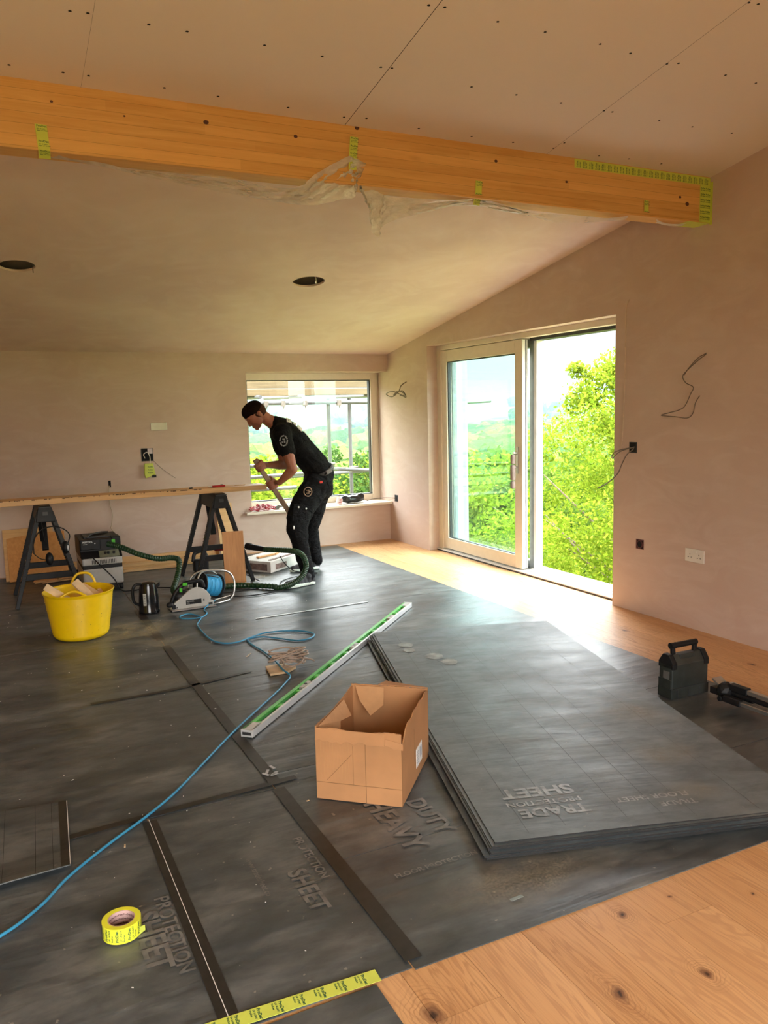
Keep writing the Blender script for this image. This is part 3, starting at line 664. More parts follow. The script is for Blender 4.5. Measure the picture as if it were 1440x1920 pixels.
# stack of protection boards
M_flute = plain('shaded_flute_edge', (.010, .010, .010), .6, var=.4, vs=200)  # near-black rim colour stands in for the shade inside the open flutes
u = Vector((.28, .96, 0)); w = Vector((.96, -.28, 0)); A0 = Vector((1.383, 2.105, 0)); ang = math.atan2(w.y, w.x)
kr = random.Random(5); NL = 11; tl = .0052; z = .0088
for i in range(NL):
    top = i == NL - 1
    dx, dy = kr.uniform(-.012, .004) + (.012 if top else 0), kr.uniform(-.010, .006)
    if i < 3: dx -= .012
    mb = MB(); LX, LY = 1.18, 2.605
    bm = mb.bm; nx, ny = 14, 26; lay = []
    for k_ in (0, 1):
        lay.append([[bm.verts.new((LX * a / nx, LY * b / ny, k_ * .0044 + (.0006 * math.sin(a * .5 + i) * math.sin(b * .3 + i * 2)) + (.003 * (1 - min(1, b)) * math.sin(a * .35 + .4) if top else 0))) for b in range(ny + 1)] for a in range(nx + 1)])
    for a in range(nx):
        for b in range(ny):
            bm.faces.new((lay[1][a][b], lay[1][a + 1][b], lay[1][a + 1][b + 1], lay[1][a][b + 1])); bm.faces.new((lay[0][a][b], lay[0][a][b + 1], lay[0][a + 1][b + 1], lay[0][a + 1][b]))
    def rim(k_): Lq = lay[k_]; return [Lq[a][0] for a in range(nx + 1)] + [Lq[nx][b] for b in range(1, ny + 1)] + [Lq[a][ny] for a in range(nx - 1, -1, -1)] + [Lq[0][b] for b in range(ny - 1, 0, -1)]
    r_a, r_b = rim(0), rim(1)
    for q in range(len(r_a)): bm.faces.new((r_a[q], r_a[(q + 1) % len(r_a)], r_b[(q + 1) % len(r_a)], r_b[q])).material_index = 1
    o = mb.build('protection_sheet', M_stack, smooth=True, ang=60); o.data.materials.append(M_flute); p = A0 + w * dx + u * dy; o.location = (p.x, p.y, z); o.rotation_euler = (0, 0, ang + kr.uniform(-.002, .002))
    tag(o, 'topmost dusty black sheet of the big stack, printed and scuffed' if top else 'thin black sheet inside the big stack, only its edge showing', 'floor protection sheet', 'stacked black protection sheets')
    z += tl
    if top:
        mt = MB(); zz = .0054
        add_text(mt, 'TRADE', (.40, .19, zz), (-1, 0, 0), (0, -1, 0), .082, .03); add_text(mt, 'PROTECTION', (.40, .245, zz), (-1, 0, 0), (0, -1, 0), .046, .02); add_text(mt, 'SHEET', (.40, .345, zz), (-1, 0, 0), (0, -1, 0), .10, .03)
        add_text(mt, 'FLOOR SHEET', (.80, .20, zz), (-1, 0, 0), (0, -1, 0), .045, .02); add_text(mt, 'TRADE', (.80, .14, zz), (-1, 0, 0), (0, -1, 0), .045, .02)
        mt.build('printed_text', plain('pale_grey_print', (.21, .225, .225), .45, var=.5, vs=26), o, fix=False)
        mt = MB()
        for xx in (.13, .27, .50, .63, .74, .98): mt.bb((xx, .02, .0051), (xx + .0012, 2.58, .0053))
        mt.build('crease_line', plain('faint_crease', (.035, .038, .04), .5), o)
        mt = MB()
        for cx_, cy_, rr_ in ((.15, 2.28, .045), (.15, 2.17, .035), (.27, 2.02, .05), (.33, 1.90, .045)):
            mt.bm.faces.new([mt.bm.verts.new((cx_ + rr_ * math.cos(a * PI / 12) * (1 + .2 * math.sin(3 * a)), cy_ + rr_ * 1.2 * math.sin(a * PI / 12), .0062)) for a in range(24)])
        mt.build('dust_mark', plain('chalky_dust_mark', (.25, .27, .25), .7, var=.3), o)
STACK_TOP = z
# curled offcut at the left edge
mb = MB(); bm = mb.bm; G = []
pA = Vector((-0.185, 3.176, 0.03)); 
c00, c10, c11, c01 = Vector((-.42, 2.62, 0)), Vector((.128, 2.70, 0)), Vector((.157, 3.222, 0)), Vector((-.42, 3.30, 0))
for a in range(13):
    s_ = a / 12; row = []
    for b in range(13):
        t = b / 12; p = (c00.lerp(c10, s_)).lerp(c01.lerp(c11, s_), t)
        p.z = .012 + .030 * max(0, 1 - t * 3.2) ** 1.5 * (1 - abs(s_ - .62) * .9) + .006 * s_ * math.sin(t * PI)
        row.append(p)
    G.append(row)
for k_ in (0, 1):
    V = [[bm.verts.new(p + Vector((0, 0, .004 * k_))) for p in row] for row in G]
    for a in range(12):
        for b in range(12): bm.faces.new((V[a][b], V[a + 1][b], V[a + 1][b + 1], V[a][b + 1]))
    if k_ == 0: V0 = V
def rim12(Lq): return [Lq[a][0] for a in range(13)] + [Lq[12][b] for b in range(1, 13)] + [Lq[a][12] for a in range(11, -1, -1)] + [Lq[0][b] for b in range(11, 0, -1)]
ra, rb = rim12(V0), rim12(V)
for q in range(48): bm.faces.new((ra[q], ra[(q + 1) % 48], rb[(q + 1) % 48], rb[q]))
o = mb.build('protection_offcut', M_mem, smooth=True, ang=50); tag(o, 'curled offcut of black fluted sheet lying over the blue cable', 'floor protection sheet')
mt = MB()
mt.bm.free()
def on(s_, t): 
    p = (c00.lerp(c10, s_)).lerp(c01.lerp(c11, s_), t); p.z = .0172 + .030 * max(0, 1 - t * 3.2) ** 1.5 * (1 - abs(s_ - .62) * .9) + .006 * s_ * math.sin(t * PI); return p
for s0_, s1_, nm_, mt_ in ((.945, .995, 'edge_band', M_seamtape), (.80, .803, 'score_line', M_dark), (.62, .622, 'score_line', M_dark), (.50, .502, 'score_line', M_dark), (.9, .902, 'score_line', M_dark), (.995, .999, 'cut_edge', M_whitelabel)):
    mt = MB(); R0_ = [(mt.bm.verts.new(on(s0_, k_ / 16)), mt.bm.verts.new(on(s1_, k_ / 16))) for k_ in range(17)]
    for q0, q1 in zip(R0_, R0_[1:]): mt.bm.faces.new((q0[0], q0[1], q1[1], q1[0]))
    mt.build(nm_, mt_, o)
# crumbs and sawdust
cr = random.Random(21)
# ---------------------------------------------------------------- cardboard box
M_card = plain('brown_corrugated_card', (0.43, 0.215, 0.09), 0.75, var=.10, vs=7); M_cardin = plain('torn_card_edge', (0.50, 0.28, 0.13), 0.8, var=.06, vs=30)
P0, P1 = Vector((1.031, 2.786, 0)), Vector((1.288, 2.561, 0)); fx_ = (P1 - P0).normalized(); sd = Vector((-fx_.y, fx_.x, 0)); bwid = (P1 - P0).length; bdep = .475; bh = .295
box = empty('cardboard_box', P0 + Vector((0, 0, .0088)), 'open brown cardboard box with torn top edges in front of the sheet stack', 'box', rz=math.atan2(fx_.y, fx_.x))
def wallcard(name, p, d, length, top, off, mat=M_card, thick=.005, z0=0.0):
    """upright card panel with a torn top profile"""
    mb = MB(); p, d = Vector(p), Vector(d).normalized(); n = 48; pts = [p + Vector((0, 0, z0)), p + d * length + Vector((0, 0, z0))]
    rc = random.Random(int(length * 1000)); prof = []
    for i in range(n, -1, -1):
        t = i / n; prof.append(p + d * length * t + Vector((0, 0, top(t) + rc.uniform(-.0016, .0016))))
    mb.prism(pts + prof, Vector(off) * thick); return mb.build(name, mat, box)
def sm(a, b, t): t = max(0, min(1, (t - a) / (b - a))); return t * t * (3 - 2 * t)
wallcard('front_panel', (0, 0, 0), (1, 0, 0), bwid, lambda t: bh - .012 + .006 * math.sin(t * 9), (0, 1, 0))
wallcard('side_panel', (bwid, .001, 0), (0, 1, 0), bdep, lambda t: bh - .062 * (1 - sm(.02, .20, t)) * (1 if t > .01 else .6) - .012 + .012 * sm(.2, .6, t) + .004 * math.sin(t * 30), (-1, 0, 0))
wallcard('side_panel', (0, .001, 0), (0, 1, 0), bdep, lambda t: bh - .002 - .012 * math.sin(t * PI), (1, 0, 0))
wallcard('back_panel', (0, bdep, 0), (1, 0, 0), bwid, lambda t: bh + .004, (0, -1, 0))
mb = MB(); mb.bb((.004, .004, 0), (bwid - .004, bdep - .004, .004)); mb.build('base_panel', M_card, box)
# torn flaps: folded down outside at the front, inward at the left and back
def flap(name, quad, jag=10, depth=.05):
    mb = MB(); a, b, dn = (Vector(q) for q in quad); rc = random.Random(jag); pts = [a, b]
    for i in range(16, -1, -1):
        t = i / 16; pts.append(a.lerp(b, t) + dn * (.85 + rc.uniform(-.12, .15)))
    nrm = (b - a).cross(dn).normalized(); mb.prism(pts, nrm * .003); return mb.build(name, M_card, box)
flap('front_flap', ((.004, -.003, bh - .008), (bwid * .82, -.003, bh - .012), (0, -.012, -.052)), 3)
flap('front_flap', ((bwid * .80, -.002, bh - .030), (bwid + .008, -.002, bh - .045), (0, -.006, -.03)), 4)
mb = MB(); mb.prism([(.008, .02, bh - .01), (.008, .33, bh - .018), (.05, .30, bh - .075), (.035, .2, bh - .06), (.06, .13, bh - .13), (.045, .06, bh - .15), (.02, .03, bh - .10)], (.002, 0, .002)); mb.build('side_flap', M_cardin, box)
mb = MB(); mb.prism([(.02, bdep - .01, bh), (.15, bdep - .01, bh), (.16, bdep - .06, bh - .06), (.11, bdep - .09, bh - .10), (.05, bdep - .05, bh - .05)], (0, -.003, 0)); mb.build('back_flap', M_cardin, box)
mb = MB(); mb.prism([(.12, bdep + .002, bh + .004), (bwid, bdep + .002, bh + .004), (bwid - .01, bdep + .05, bh - .012), (.14, bdep + .06, bh + .002)], (0, 0, .003)); mb.build('back_flap', M_card, box)
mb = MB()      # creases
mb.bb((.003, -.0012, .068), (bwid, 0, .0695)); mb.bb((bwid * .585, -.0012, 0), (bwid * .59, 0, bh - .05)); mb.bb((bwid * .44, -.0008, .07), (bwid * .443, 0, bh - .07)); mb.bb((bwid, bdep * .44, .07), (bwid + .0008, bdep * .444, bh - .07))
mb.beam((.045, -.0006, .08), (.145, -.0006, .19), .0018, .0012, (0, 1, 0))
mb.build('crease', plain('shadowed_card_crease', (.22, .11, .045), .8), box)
mb = MB()
for i in range(10):
    x = .02 + i * .0125; mb.bb((x, -.0004, .085), (x + .0012, 0, bh - .06))
mb.build('flute_line', plain('card_flute_line', (.46, .24, .10), .8), box)
mb = MB(); mb.bb((bwid, bdep * .50, .045), (bwid + .001, bdep * .72, .125)); lb = mb.build('shipping_label', M_whitelabel, box)
lb['label'] = 'white shipping label with grey print'
mb = MB()
for i in range(9):
    y_ = bdep * .63 + i * .0040; mb.bb((bwid + .001, y_, .065), (bwid + .0014, y_ + .0018 + .001 * (i % 2), .11))
for i in range(5): mb.bb((bwid + .001, bdep * .52, .06 + i * .011), (bwid + .0014, bdep * .60, .063 + i * .011))
mb.build('label_print', plain('grey_label_ink', (.3, .3, .33), .6), lb)

# ---------------------------------------------------------------- spirit level
a, b = Vector((.957, 3.492, 0)), Vector((2.806, 5.356, 0)); d = (b - a).normalized(); LL = (b - a).length - .09
lv = empty('spirit_level', a + Vector((0, 0, .0095)), 'long green and silver box spirit level lying on the floor sheets', 'spirit level', rz=math.atan2(d.y, d.x))
# local x along, y across, lies on its side: openings face up
W2, H2 = .0185, .034
mb = MB(); n_ = 9
mb.bb((.012, -W2 - .012, 0), (LL, -W2 + .001, H2)); mb.build('edge_rail', plain('milled_aluminium', (.62, .63, .62), .35, .5, var=.05), lv, bevel=.0015)
mb = MB(); mb.bb((.012, W2 - .002, 0), (LL, W2 + .012, H2)); mb.bb((.03, .009, H2 - .003), (LL, W2, H2 - .0005)); mb.build('edge_rail', plain('green_painted_rail', (.10, .50, .09), .35), lv, bevel=.0015)
mb = MB(); xs_ = [0.03, .20, .46, .60, .78, 1.02, 1.28, 1.32, 1.52, 1.80, 1.86, 2.0, 2.25, LL - .03]
M_lgreen = plain('lime_green_painted_web', (.13, .58, .10), .35, var=.08)
webs = [(.10, .13), (.33, .37), (.55, .58), (.80, .84), (1.02, 1.06), (1.24, 1.28), (1.50, 1.53), (1.74, 1.78), (1.98, 2.01), (2.22, 2.26), (2.42, LL - .03)]
for x0, x1 in webs: mb.bb((x0, -W2 + .006, .004), (x1, W2 - .002, H2 - .006))
mb.build('green_web', M_lgreen, lv)
mb = MB(); mb.bb((.10, -W2 + .006, .004), (LL - .03, W2 - .002, .008)); mb.build('web_floor', M_gasket, lv)
for i, x in enumerate((.66, 1.40, 2.12)):
    mb = MB(); mb.bb((x - .05, -W2 + .006, .01), (x + .05, W2 - .003, H2 - .001)); v = mb.build('vial_block', M_greypl, lv, bevel=.002)
    mb = MB(); mb.cyl((x, 0, H2 - .002), (x, 0, H2 + .0012), .009); sv = mb.build('vial', M_gasket, v)
for x in (0, LL):
    mb = MB(); mb.bb((x - (.002 if x else .0), -W2 - .012, 0), (x + .012, W2 + .012, H2 + .001)); mb.bb((.0 if not x else LL - .1, -W2 - .011, H2 - .003), (.10 if not x else LL, W2 + .011, H2))
    mb.build('end_cap', plain('silver_end_cap', (.55, .56, .55), .4, .3) , lv, bevel=.002)
mb = MB(); mb.bb((-.001, -W2 - .004, .010), (.0, W2 + .004, H2 - .010)); mb.build('end_opening', M_gasket, lv)

# ---------------------------------------------------------------- tape roll
M_tapepaper = plain('pink_card_core', (.55, .36, .33), .7)
tr = empty('tape_roll', (.232, 2.292, .0092), 'roll of printed lime yellow tape lying on the dark floor sheet', 'tape roll')
mb = MB(); R1, R0, hh_ = .0545, .0385, .046
mb.lathe([(R0, 0), (R1, 0), (R1, hh_), (R0, hh_), (R0, 0)], n=64); mb.build('tape_winding', plain('bright_lime_tape', (.78, .80, .045), .35, var=.04), tr, smooth=True)
mb = MB(); mb.lathe([(R0 - .003, .0005), (R0 - .0002, .0005), (R0 - .0002, hh_ - .0005), (R0 - .003, hh_ - .0005), (R0 - .003, .0005)], n=64); core = mb.build('core', M_tapepaper, tr, smooth=True)
core['label'] = 'pinkish card core with dark printing'
mb = MB()
def wrap_text(mb, body, th0, z0, size, R, inward=False, vertical=True):
    vs, fs = text_verts(body, .03); V = []
    for v in vs:
        if vertical: th, zz = th0 - v.y * size / R, z0 + v.x * size
        else: th, zz = th0 + v.x * size / R * (-1 if inward else 1), z0 + v.y * size
        V.append(mb.bm.verts.new((R * math.cos(th), R * math.sin(th), zz)))
    for f in fs:
        try: mb.bm.faces.new([V[i] for i in f])
        except ValueError: pass
for i in range(10):
    th = i * 2 * PI / 10
    wrap_text(mb, 'ProDec', th, .006, .0115, R1 + .0004); wrap_text(mb, 'UV 14 DAY', th + .19, .006, .0075, R1 + .0004); wrap_text(mb, 'ProDec', th + .34, .006, .0068, R1 + .0004)
mb.build('printed_text', M_greenink, tr, fix=False)
mb = MB()
for i in range(9):
    for j in range(3): wrap_text(mb, 'ProDec', i * 2 * PI / 9 + j * .3, .006 + j * .013, .0075, R0 - .0034, True, False)
mb.build('core_print', plain('dark_core_ink', (.07, .02, .025), .6), core, fix=False)
mb = MB(); mb.prism([(.045, -.031, 0), (.061, -.018, .0), (.061, -.018, .016), (.045, -.031, hh_ * .5)], (.001, -.001, 0)); mb.build('loose_end', M_limetape, tr)

# ---------------------------------------------------------------- yellow tub with offcuts
M_tub = plain('yellow_flexible_plastic', (.84, .56, .002), .36, var=.03); M_tub.node_tree.nodes['Principled BSDF'].inputs['Subsurface Weight'].default_value = 0
tub = empty('flexible_tub', (.455, 5.765, .0085), 'bright yellow flexible rubble tub holding timber offcuts', 'tub')
def tr_(z): return .182 + (.232 - .182) * (z / .315) ** .9
prof = [(.001, 0), (.165, 0), (.180, .012)]
for i in range(1, 16):
    z = .012 + i * .019; prof += [(tr_(z) + .0012, z), (tr_(z), z + .004)]
prof += [(.238, .312), (.240, .318), (.236, .321), (.229, .316), (.2265, .30), (.175, .012), (.001, .010)]
mb = MB(); mb.lathe(prof, n=72, sx=.97, sy=1.0); mb.build('tub_body', M_tub, tub, smooth=True, ang=60)
for s_, yaw_ in ((1, .25), (-1, .25)):
    mb = MB(); ph = PI / 2 * s_ + yaw_ * -1 + (0 if s_ > 0 else 0); pts = []
    for i in range(-8, 9):
        t = i / 8; an = ph + t * .36; up = .315 + .075 * max(0, 1 - abs(t) ** 3.2)
        rr_ = .235 + (.0 if s_ > 0 else -.03 * (1 - t * t)); pts.append((rr_ * math.cos(an) * .97, rr_ * math.sin(an), up if s_ > 0 else .315 + .035 * (1 - t * t)))
    mb.tube(pts, .009, n=10, smooth=3); mb.build('tub_handle', M_tub, tub, smooth='all')
mb = MB(); srr = random.Random(8)
for i in range(16):
    an = -PI / 2 + srr.uniform(-.7, .7); z = srr.uniform(.03, .28); r_ = tr_(z) + .0015; mb.ball((r_ * math.cos(an) * .97, r_ * math.sin(an), z), (.0022, .0008, srr.uniform(.0012, .004)), sub=1)
mb.build('dirt_mark', plain('brown_scuff', (.30, .18, .02), .7), tub)
def offcut(a, b, w, t, label, mat=M_offcut, up=(0, 0, 1)):
    mb = MB(); mb.beam(a, b, w, t, up); o = mb.build('timber_offcut', mat, bevel=.001); return tag(o, label, 'timber offcut', 'timber offcuts inside the tub')
tc_ = Vector((.455, 5.765, 0))
offcut(tc_ + Vector((-.21, -.06, .385)), tc_ + Vector((.0, -.08, .22)), .045, .018, 'long pale offcut poking out over the left tub rim', up=(0, -1, 0))
offcut(tc_ + Vector((-.02, .02, .385)), tc_ + Vector((.10, -.05, .24)), .055, .016, 'pale offcut leaning upright in the tub middle', up=(.2, -.8, .5))
offcut(tc_ + Vector((.02, .07, .34)), tc_ + Vector((.15, .0, .25)), .07, .02, 'darker square offcut behind the middle one in the tub', M_pine, up=(.3, -.4, .8))
offcut(tc_ + Vector((-.10, .02, .27)), tc_ + Vector((-.02, -.13, .26)), .07, .02, 'flat offcut near the front handle in the tub', M_offcut)
offcut(tc_ + Vector((.0, -.12, .25)), tc_ + Vector((.16, -.02, .20)), .12, .018, 'wide flat board scrap low in the tub', M_oakpiece)
offcut(tc_ + Vector((.14, .08, .30)), tc_ + Vector((.17, .02, .24)), .03, .01, 'small splinter standing at the right tub wall', M_pine)
offcut(tc_ + Vector((-.16, .10, .18)), tc_ + Vector((.12, .12, .22)), .14, .03, 'thick offcut at the bottom back of the tub', M_pine)

# ---------------------------------------------------------------- kettle
kt = empty('electric_kettle', (.985, 6.19, .0085), 'glossy black cordless kettle standing on the dusty floor sheets', 'kettle')
M_gloss = plain('glossy_black_plastic', (.008, .008, .009), .14, var=.05)
mb = MB(); mb.lathe([(.001, 0), (.078, 0), (.079, .012), (.076, .02), (.074, .10), (.066, .19), (.060, .215), (.001, .218)], n=40); mb.build('kettle_body', M_gloss, kt, smooth=True)
mb = MB(); mb.lathe([(.059, .214), (.058, .224), (.04, .234), (.001, .237)], n=32); mb.build('lid', M_gloss, kt, smooth=True)
mb = MB(); mb.prism([(.050, -.02, .20), (.050, .02, .20), (.088, .004, .226), (.088, -.004, .226)], (0, 0, -.03)); mb.build('spout', M_gloss, kt, bevel=.003)
mb = MB(); mb.tube([(-.05, -.01, .222), (-.085, -.012, .225), (-.112, -.014, .20), (-.118, -.014, .14), (-.108, -.012, .09), (-.075, -.008, .065)], .011, n=10); mb.build('handle', M_blackpl, kt, smooth='all')
mb = MB(); mb.box((-.020, -.0735, .115), (.024, .006, .095)); g_ = mb.build('water_gauge', plain('clear_grey_gauge', (.42, .42, .38), .2), kt, bevel=.005, seg=4); g_['label'] = 'pale see-through water gauge'
for p, r_ in ((g_, 0),): p.rotation_euler = (.04, 0, -.28)
mb = MB()
for i in range(4): mb.box((-.020, -.0770, .085 + i * .02), (.010, .0006, .003))
o = mb.build('gauge_mark', M_blackpl, g_)

# ---------------------------------------------------------------- sawhorses and plank
def sawhorse(x, y, label, rz=0):
    r = empty('sawhorse', (x, y, .0085), label, 'sawhorse', 'black plastic sawhorses under the plank', rz)
    h = .80
    mb = MB(); mb.prism([(-.072, -.29, h - .13), (.072, -.29, h - .13), (.055, -.29, h - .03), (.042, -.29, h), (-.042, -.29, h), (-.055, -.29, h - .03)], (0, .58, 0)); mb.build('top_rail', M_blackpl, r, bevel=.006)
    mb = MB(); mb.bb((-.02, -.294, h - .075), (.02, -.290, h - .045)); mb.bb((-.05, -.293, h - .015), (.05, -.29, h - .008)); mb.build('end_plate', M_darkpl, r, bevel=.002)
    for sx in (-1, 1):
        for sy in (-1, 1):
            mb = MB(); a_ = Vector((sx * .045, sy * .235, h - .05)); b_ = Vector((sx * .255, sy * .29, .0))
            mb.beam(a_, b_, .062, .034, (sx, 0, .3), .042, .03)
            for q in range(12):
                t = .38 + q * .035; c_ = a_.lerp(b_, t) + Vector((sx * .0, sy * .0, 0)); mb.box(c_, (.040, .062 - .018 * t, .009))
            mb.build('leg', M_blackpl, r, bevel=.003)
        
    for sy in (-1, 1):
        mb = MB(); mb.beam((-.185, sy * .275, .24), (.185, sy * .275, .24), .022, .05); mb.build('crossbar', M_blackpl, r, bevel=.003)
    mb = MB()
    mb.beam((0, .20, h - .12), (0, .05, .40), .05, .03); mb.beam((-.04, -.1, h - .12), (-.02, .02, .48), .03, .02); mb.build('folding_brace', M_blackpl, r, bevel=.003)
    return r
sawhorse(.335, 7.12, 'black plastic sawhorse carrying the plank behind the yellow tub')
sawhorse(1.755, 7.16, 'black plastic sawhorse near the worker with an oak board against it')
mb = MB(); mb.bb((-1.6, 6.96, .809), (2.20, 7.17, .852)); pl_ = mb.build('workbench_plank', M_pine, bevel=.002); pl_.rotation_euler = (0, 0, 0)
tag(pl_, 'long raw softwood plank laid across both sawhorses', 'plank')
mb = MB(); er = random.Random(4)
for i in range(60): x = -.3 + er.uniform(0, 1.9); mb.bb((x, 6.9595, .851 - er.uniform(.002, .007)), (x + er.uniform(.003, .03), 6.961, .8525))
mb.build('saw_nick', plain('dark_saw_cut', (.10, .05, .02), .8), pl_)
kn = empty('utility_knife', (1.78, 7.04, .8525), 'red utility knife lying on the plank above the right sawhorse', 'knife', rz=.1)
mb = MB(); mb.box((0, 0, .008), (.12, .022, .016)); mb.build('knife_body', M_red, kn, bevel=.004)
mb = MB(); mb.box((-.075, 0, .009), (.04, .016, .006)); mb.build('blade', M_metal, kn)
mb = MB(); mb.box((.03, 0, .018), (.02, .014, .006)); mb.build('slider', M_blackpl, kn)
mb = MB(); mb.cyl((1.52, 7.02, .858), (1.545, 7.03, .858), .008, n=10); o = mb.build('drill_bit_cap', M_blackpl); tag(o, 'tiny black plug on the plank left of the knife', 'plug')
mb = MB(); mb.cyl((1.93, 7.05, .856), (2.03, 7.06, .856), .003, n=6); o = mb.build('pencil', M_pine); tag(o, 'thin pencil lying on the plank right of the knife', 'pencil')
# oak board leaning on the right sawhorse, and others by the wall
def lean_board(name, a, b, top_a, w_dir, label, mat=M_oakpiece, t=.018):
    mb = MB(); a, b, ta = Vector(a), Vector(b), Vector(top_a); tb = ta + (b - a); nrm = (b - a).cross(ta - a).normalized() * t
    mb.prism([a, b, tb, ta], nrm); o = mb.build(name, mat, bevel=.0015); return tag(o, label, 'board')
lean_board('oak_board', (1.737, 6.80, .0088), (1.915, 6.765, .0088), (1.742, 6.855, .475), None, 'short oak floorboard standing against the front of the right sawhorse')
lean_board('oak_board', (2.05, 8.14, .0088), (2.22, 8.14, .0088), (2.05, 8.295, .56), None, 'pale oak board leaning on the back wall behind the right sawhorse', M_pine)
lean_board('plywood_board', (.05, 7.98, .009), (.56, 8.02, .009), (.05, 8.27, .40), None, 'large brown board leaning on the wall behind the left sawhorse', M_oakpiece)
lean_board('plywood_board', (.02, 8.02, .009), (.46, 8.06, .009), (.02, 8.295, .45), None, 'rear brown board propped behind the large one at the left wall', M_pine)
for i, (y_, x0, x1, h_) in enumerate(((8.20, .62, 2.05, .10), (8.13, .55, 2.0, .045), (8.00, .6, 1.75, .022), (7.90, .45, 1.62, .022))):
    mb = MB(); mb.bb((x0, y_, .0088), (x1, y_ + (.022 if i == 0 else .06), .0088 + h_)); o = mb.build('timber_length', M_pine, bevel=.002)
    tag(o, ('tall skirting length on edge against the back wall', 'square batten lying just before the skirting length', 'thin flat timber lying third from the back wall', 'thin flat timber lying nearest the extractor')[i], 'timber', 'timber lengths at the foot of the back wall')
mb = MB()
rs = random.Random(14)
for i in range(7):
    x, y_ = rs.uniform(.2, .62), rs.uniform(7.72, 7.95); an = rs.uniform(-.3, .3); l_ = rs.uniform(.15, .4)
    o_ = MB(); o_.beam((x, y_, .014 + i * .004), (x + l_ * math.cos(an), y_ + l_ * math.sin(an), .016 + i * .004), .03, .012); o_ = o_.build('timber_scrap', M_pine if i % 2 else M_oakpiece)
    tag(o_, 'thin timber scrap lying behind the left sawhorse feet', 'timber scrap', 'thin scraps behind the left sawhorse')

# ear defenders on the left sawhorse
ed = empty('ear_defenders', (.40, 6.80, .50), 'black wire-band ear defenders hanging on the left sawhorse', 'ear defenders')
mb = MB(); mb.tube([(-.17, 0, -.06), (-.165, 0, .04), (-.11, 0, .12), (-.03, 0, .145), (.05, 0, .125), (.10, 0, .07), (.085, 0, .0)], .0045, n=8); mb.tube([(-.17, 0, -.06), (-.13, 0, -.10), (-.09, 0, -.115)], .0035, n=8); mb.build('headband', M_blackpl, ed, smooth='all')
for x_, z_ in ((.065, -.03), (-.06, -.11)):
    mb = MB(); mb.ball((x_, 0, z_), (.030, .04, .052), sub=3); c_ = mb.build('ear_cup', M_blackpl, ed, smooth='all')
mb = MB(); mb.ball((.078, -.022, -.03), (.010, .02, .026)); o = mb.build('cup_badge', plain('silver_badge', (.5, .52, .55), .3), ed, smooth='all')

# ---------------------------------------------------------------- dust extractor
vx = empty('dust_extractor', (.775, 7.42, .0085), 'grey and black mobile dust extractor with green latch by the back wall', 'dust extractor')
hx_, hy_ = .165, .26
mb = MB(); mb.bb((-hx_, -hy_, .055), (hx_, hy_, .20)); mb.bb((-hx_, -hy_, .225), (hx_, hy_, .29)); mb.build('tank', M_greypl, vx, bevel=.014, seg=3)
mb = MB(); mb.bb((-hx_ + .004, -hy_ + .004, .195), (hx_ - .004, hy_ - .004, .232)); mb.bb((-hx_ + .01, -hy_ + .02, .02), (hx_ - .01, hy_, .06)); mb.build('dark_band', M_blackpl, vx, bevel=.004)
mb = MB(); mb.prism([(-hx_ - .004, -hy_ + .004, .285), (-hx_ - .004, hy_, .285), (-hx_ - .004, hy_, .44), (-hx_ - .004, -hy_ + .09, .44), (-hx_ - .004, -hy_ + .075, .34)], (2 * hx_ + .008, 0, 0)); mb.build('motor_head', M_blackpl, vx, bevel=.006)
mb = MB(); mb.bb((-hx_, -hy_ + .055, .355), (.0, -hy_ + .12, .445)); mb.bb((hx_ - .07, -hy_ + .06, .37), (hx_, -hy_ + .2, .455)); mb.build('upper_block', M_blackpl, vx, bevel=.006)
mb = MB(); mb.prism([(-.02, -hy_ + .006, .292), (hx_ - .02, -hy_ + .006, .292), (hx_ - .02, -hy_ + .070, .338), (-.02, -hy_ + .070, .338)], (0, -.003, .004)); pn = mb.build('control_panel', plain('grey_green_panel', (.22, .23, .16), .4), vx, bevel=.001)
mb = MB()
for x_ in (.03, .055, .10): mb.cyl((x_, -hy_ + .035, .318), (x_, -hy_ + .026, .330), .011, n=14)
mb.build('dial', M_darkpl, pn)
mb = MB(); mb.tube([(-.10, -.10, .448), (-.06, -.02, .462), (.02, .06, .465), (.10, .10, .46)], .008, n=8); mb.bb((-.12, -.08, .44), (.12, .16, .452)); mb.lathe([(.07, .452), (.085, .456), (.09, .452)], (0, .03, 0), n=28); mb.build('top_tray', M_darkpl, vx, bevel=.002)
mb = MB()
for i in range(16): x_ = -.085 + i * .0128; mb.bb((x_, -hy_ - .001, .238), (x_ + .0055, -hy_ + .002, .272))
mb.build('vent_slot', M_dark, vx)
mb = MB(); mb.bb((hx_ - .075, -hy_ + .052, .385), (hx_ - .045, -hy_ + .062, .435)); lt = mb.build('latch', M_greenpl, vx, bevel=.003); lt['label'] = 'bright green latch'
mb = MB(); add_text(mb, 'FESTOOL', (-hx_ + .018, -hy_ + .053, .418), (1, 0, 0), (0, 0, 1), .020, .02); mb.bb((-hx_ + .02, -hy_ + .052, .405), (-hx_ + .055, -hy_ + .054, .408)); mb.cyl((-hx_ + .118, -hy_ + .054, .410), (-hx_ + .118, -hy_ + .052, .410), .005, n=10)
mb.build('brand_text', M_whitelabel, vx, fix=False)
for x_, y_ in ((hx_ - .02, -hy_ + .02), (-hx_ + .02, -hy_ + .02)):
    mb = MB(); mb.cyl((x_ - .012, y_, .028), (x_ + .012, y_, .028), .028, n=20); mb.build('castor', M_blackpl, vx, smooth=True)
for x_ in (hx_ + .0, -hx_):
    mb = MB(); mb.cyl((x_ - .014, hy_ - .03, .06), (x_ + .014, hy_ - .03, .06), .06, n=28); mb.build('rear_wheel', M_blackpl, vx, smooth=True)
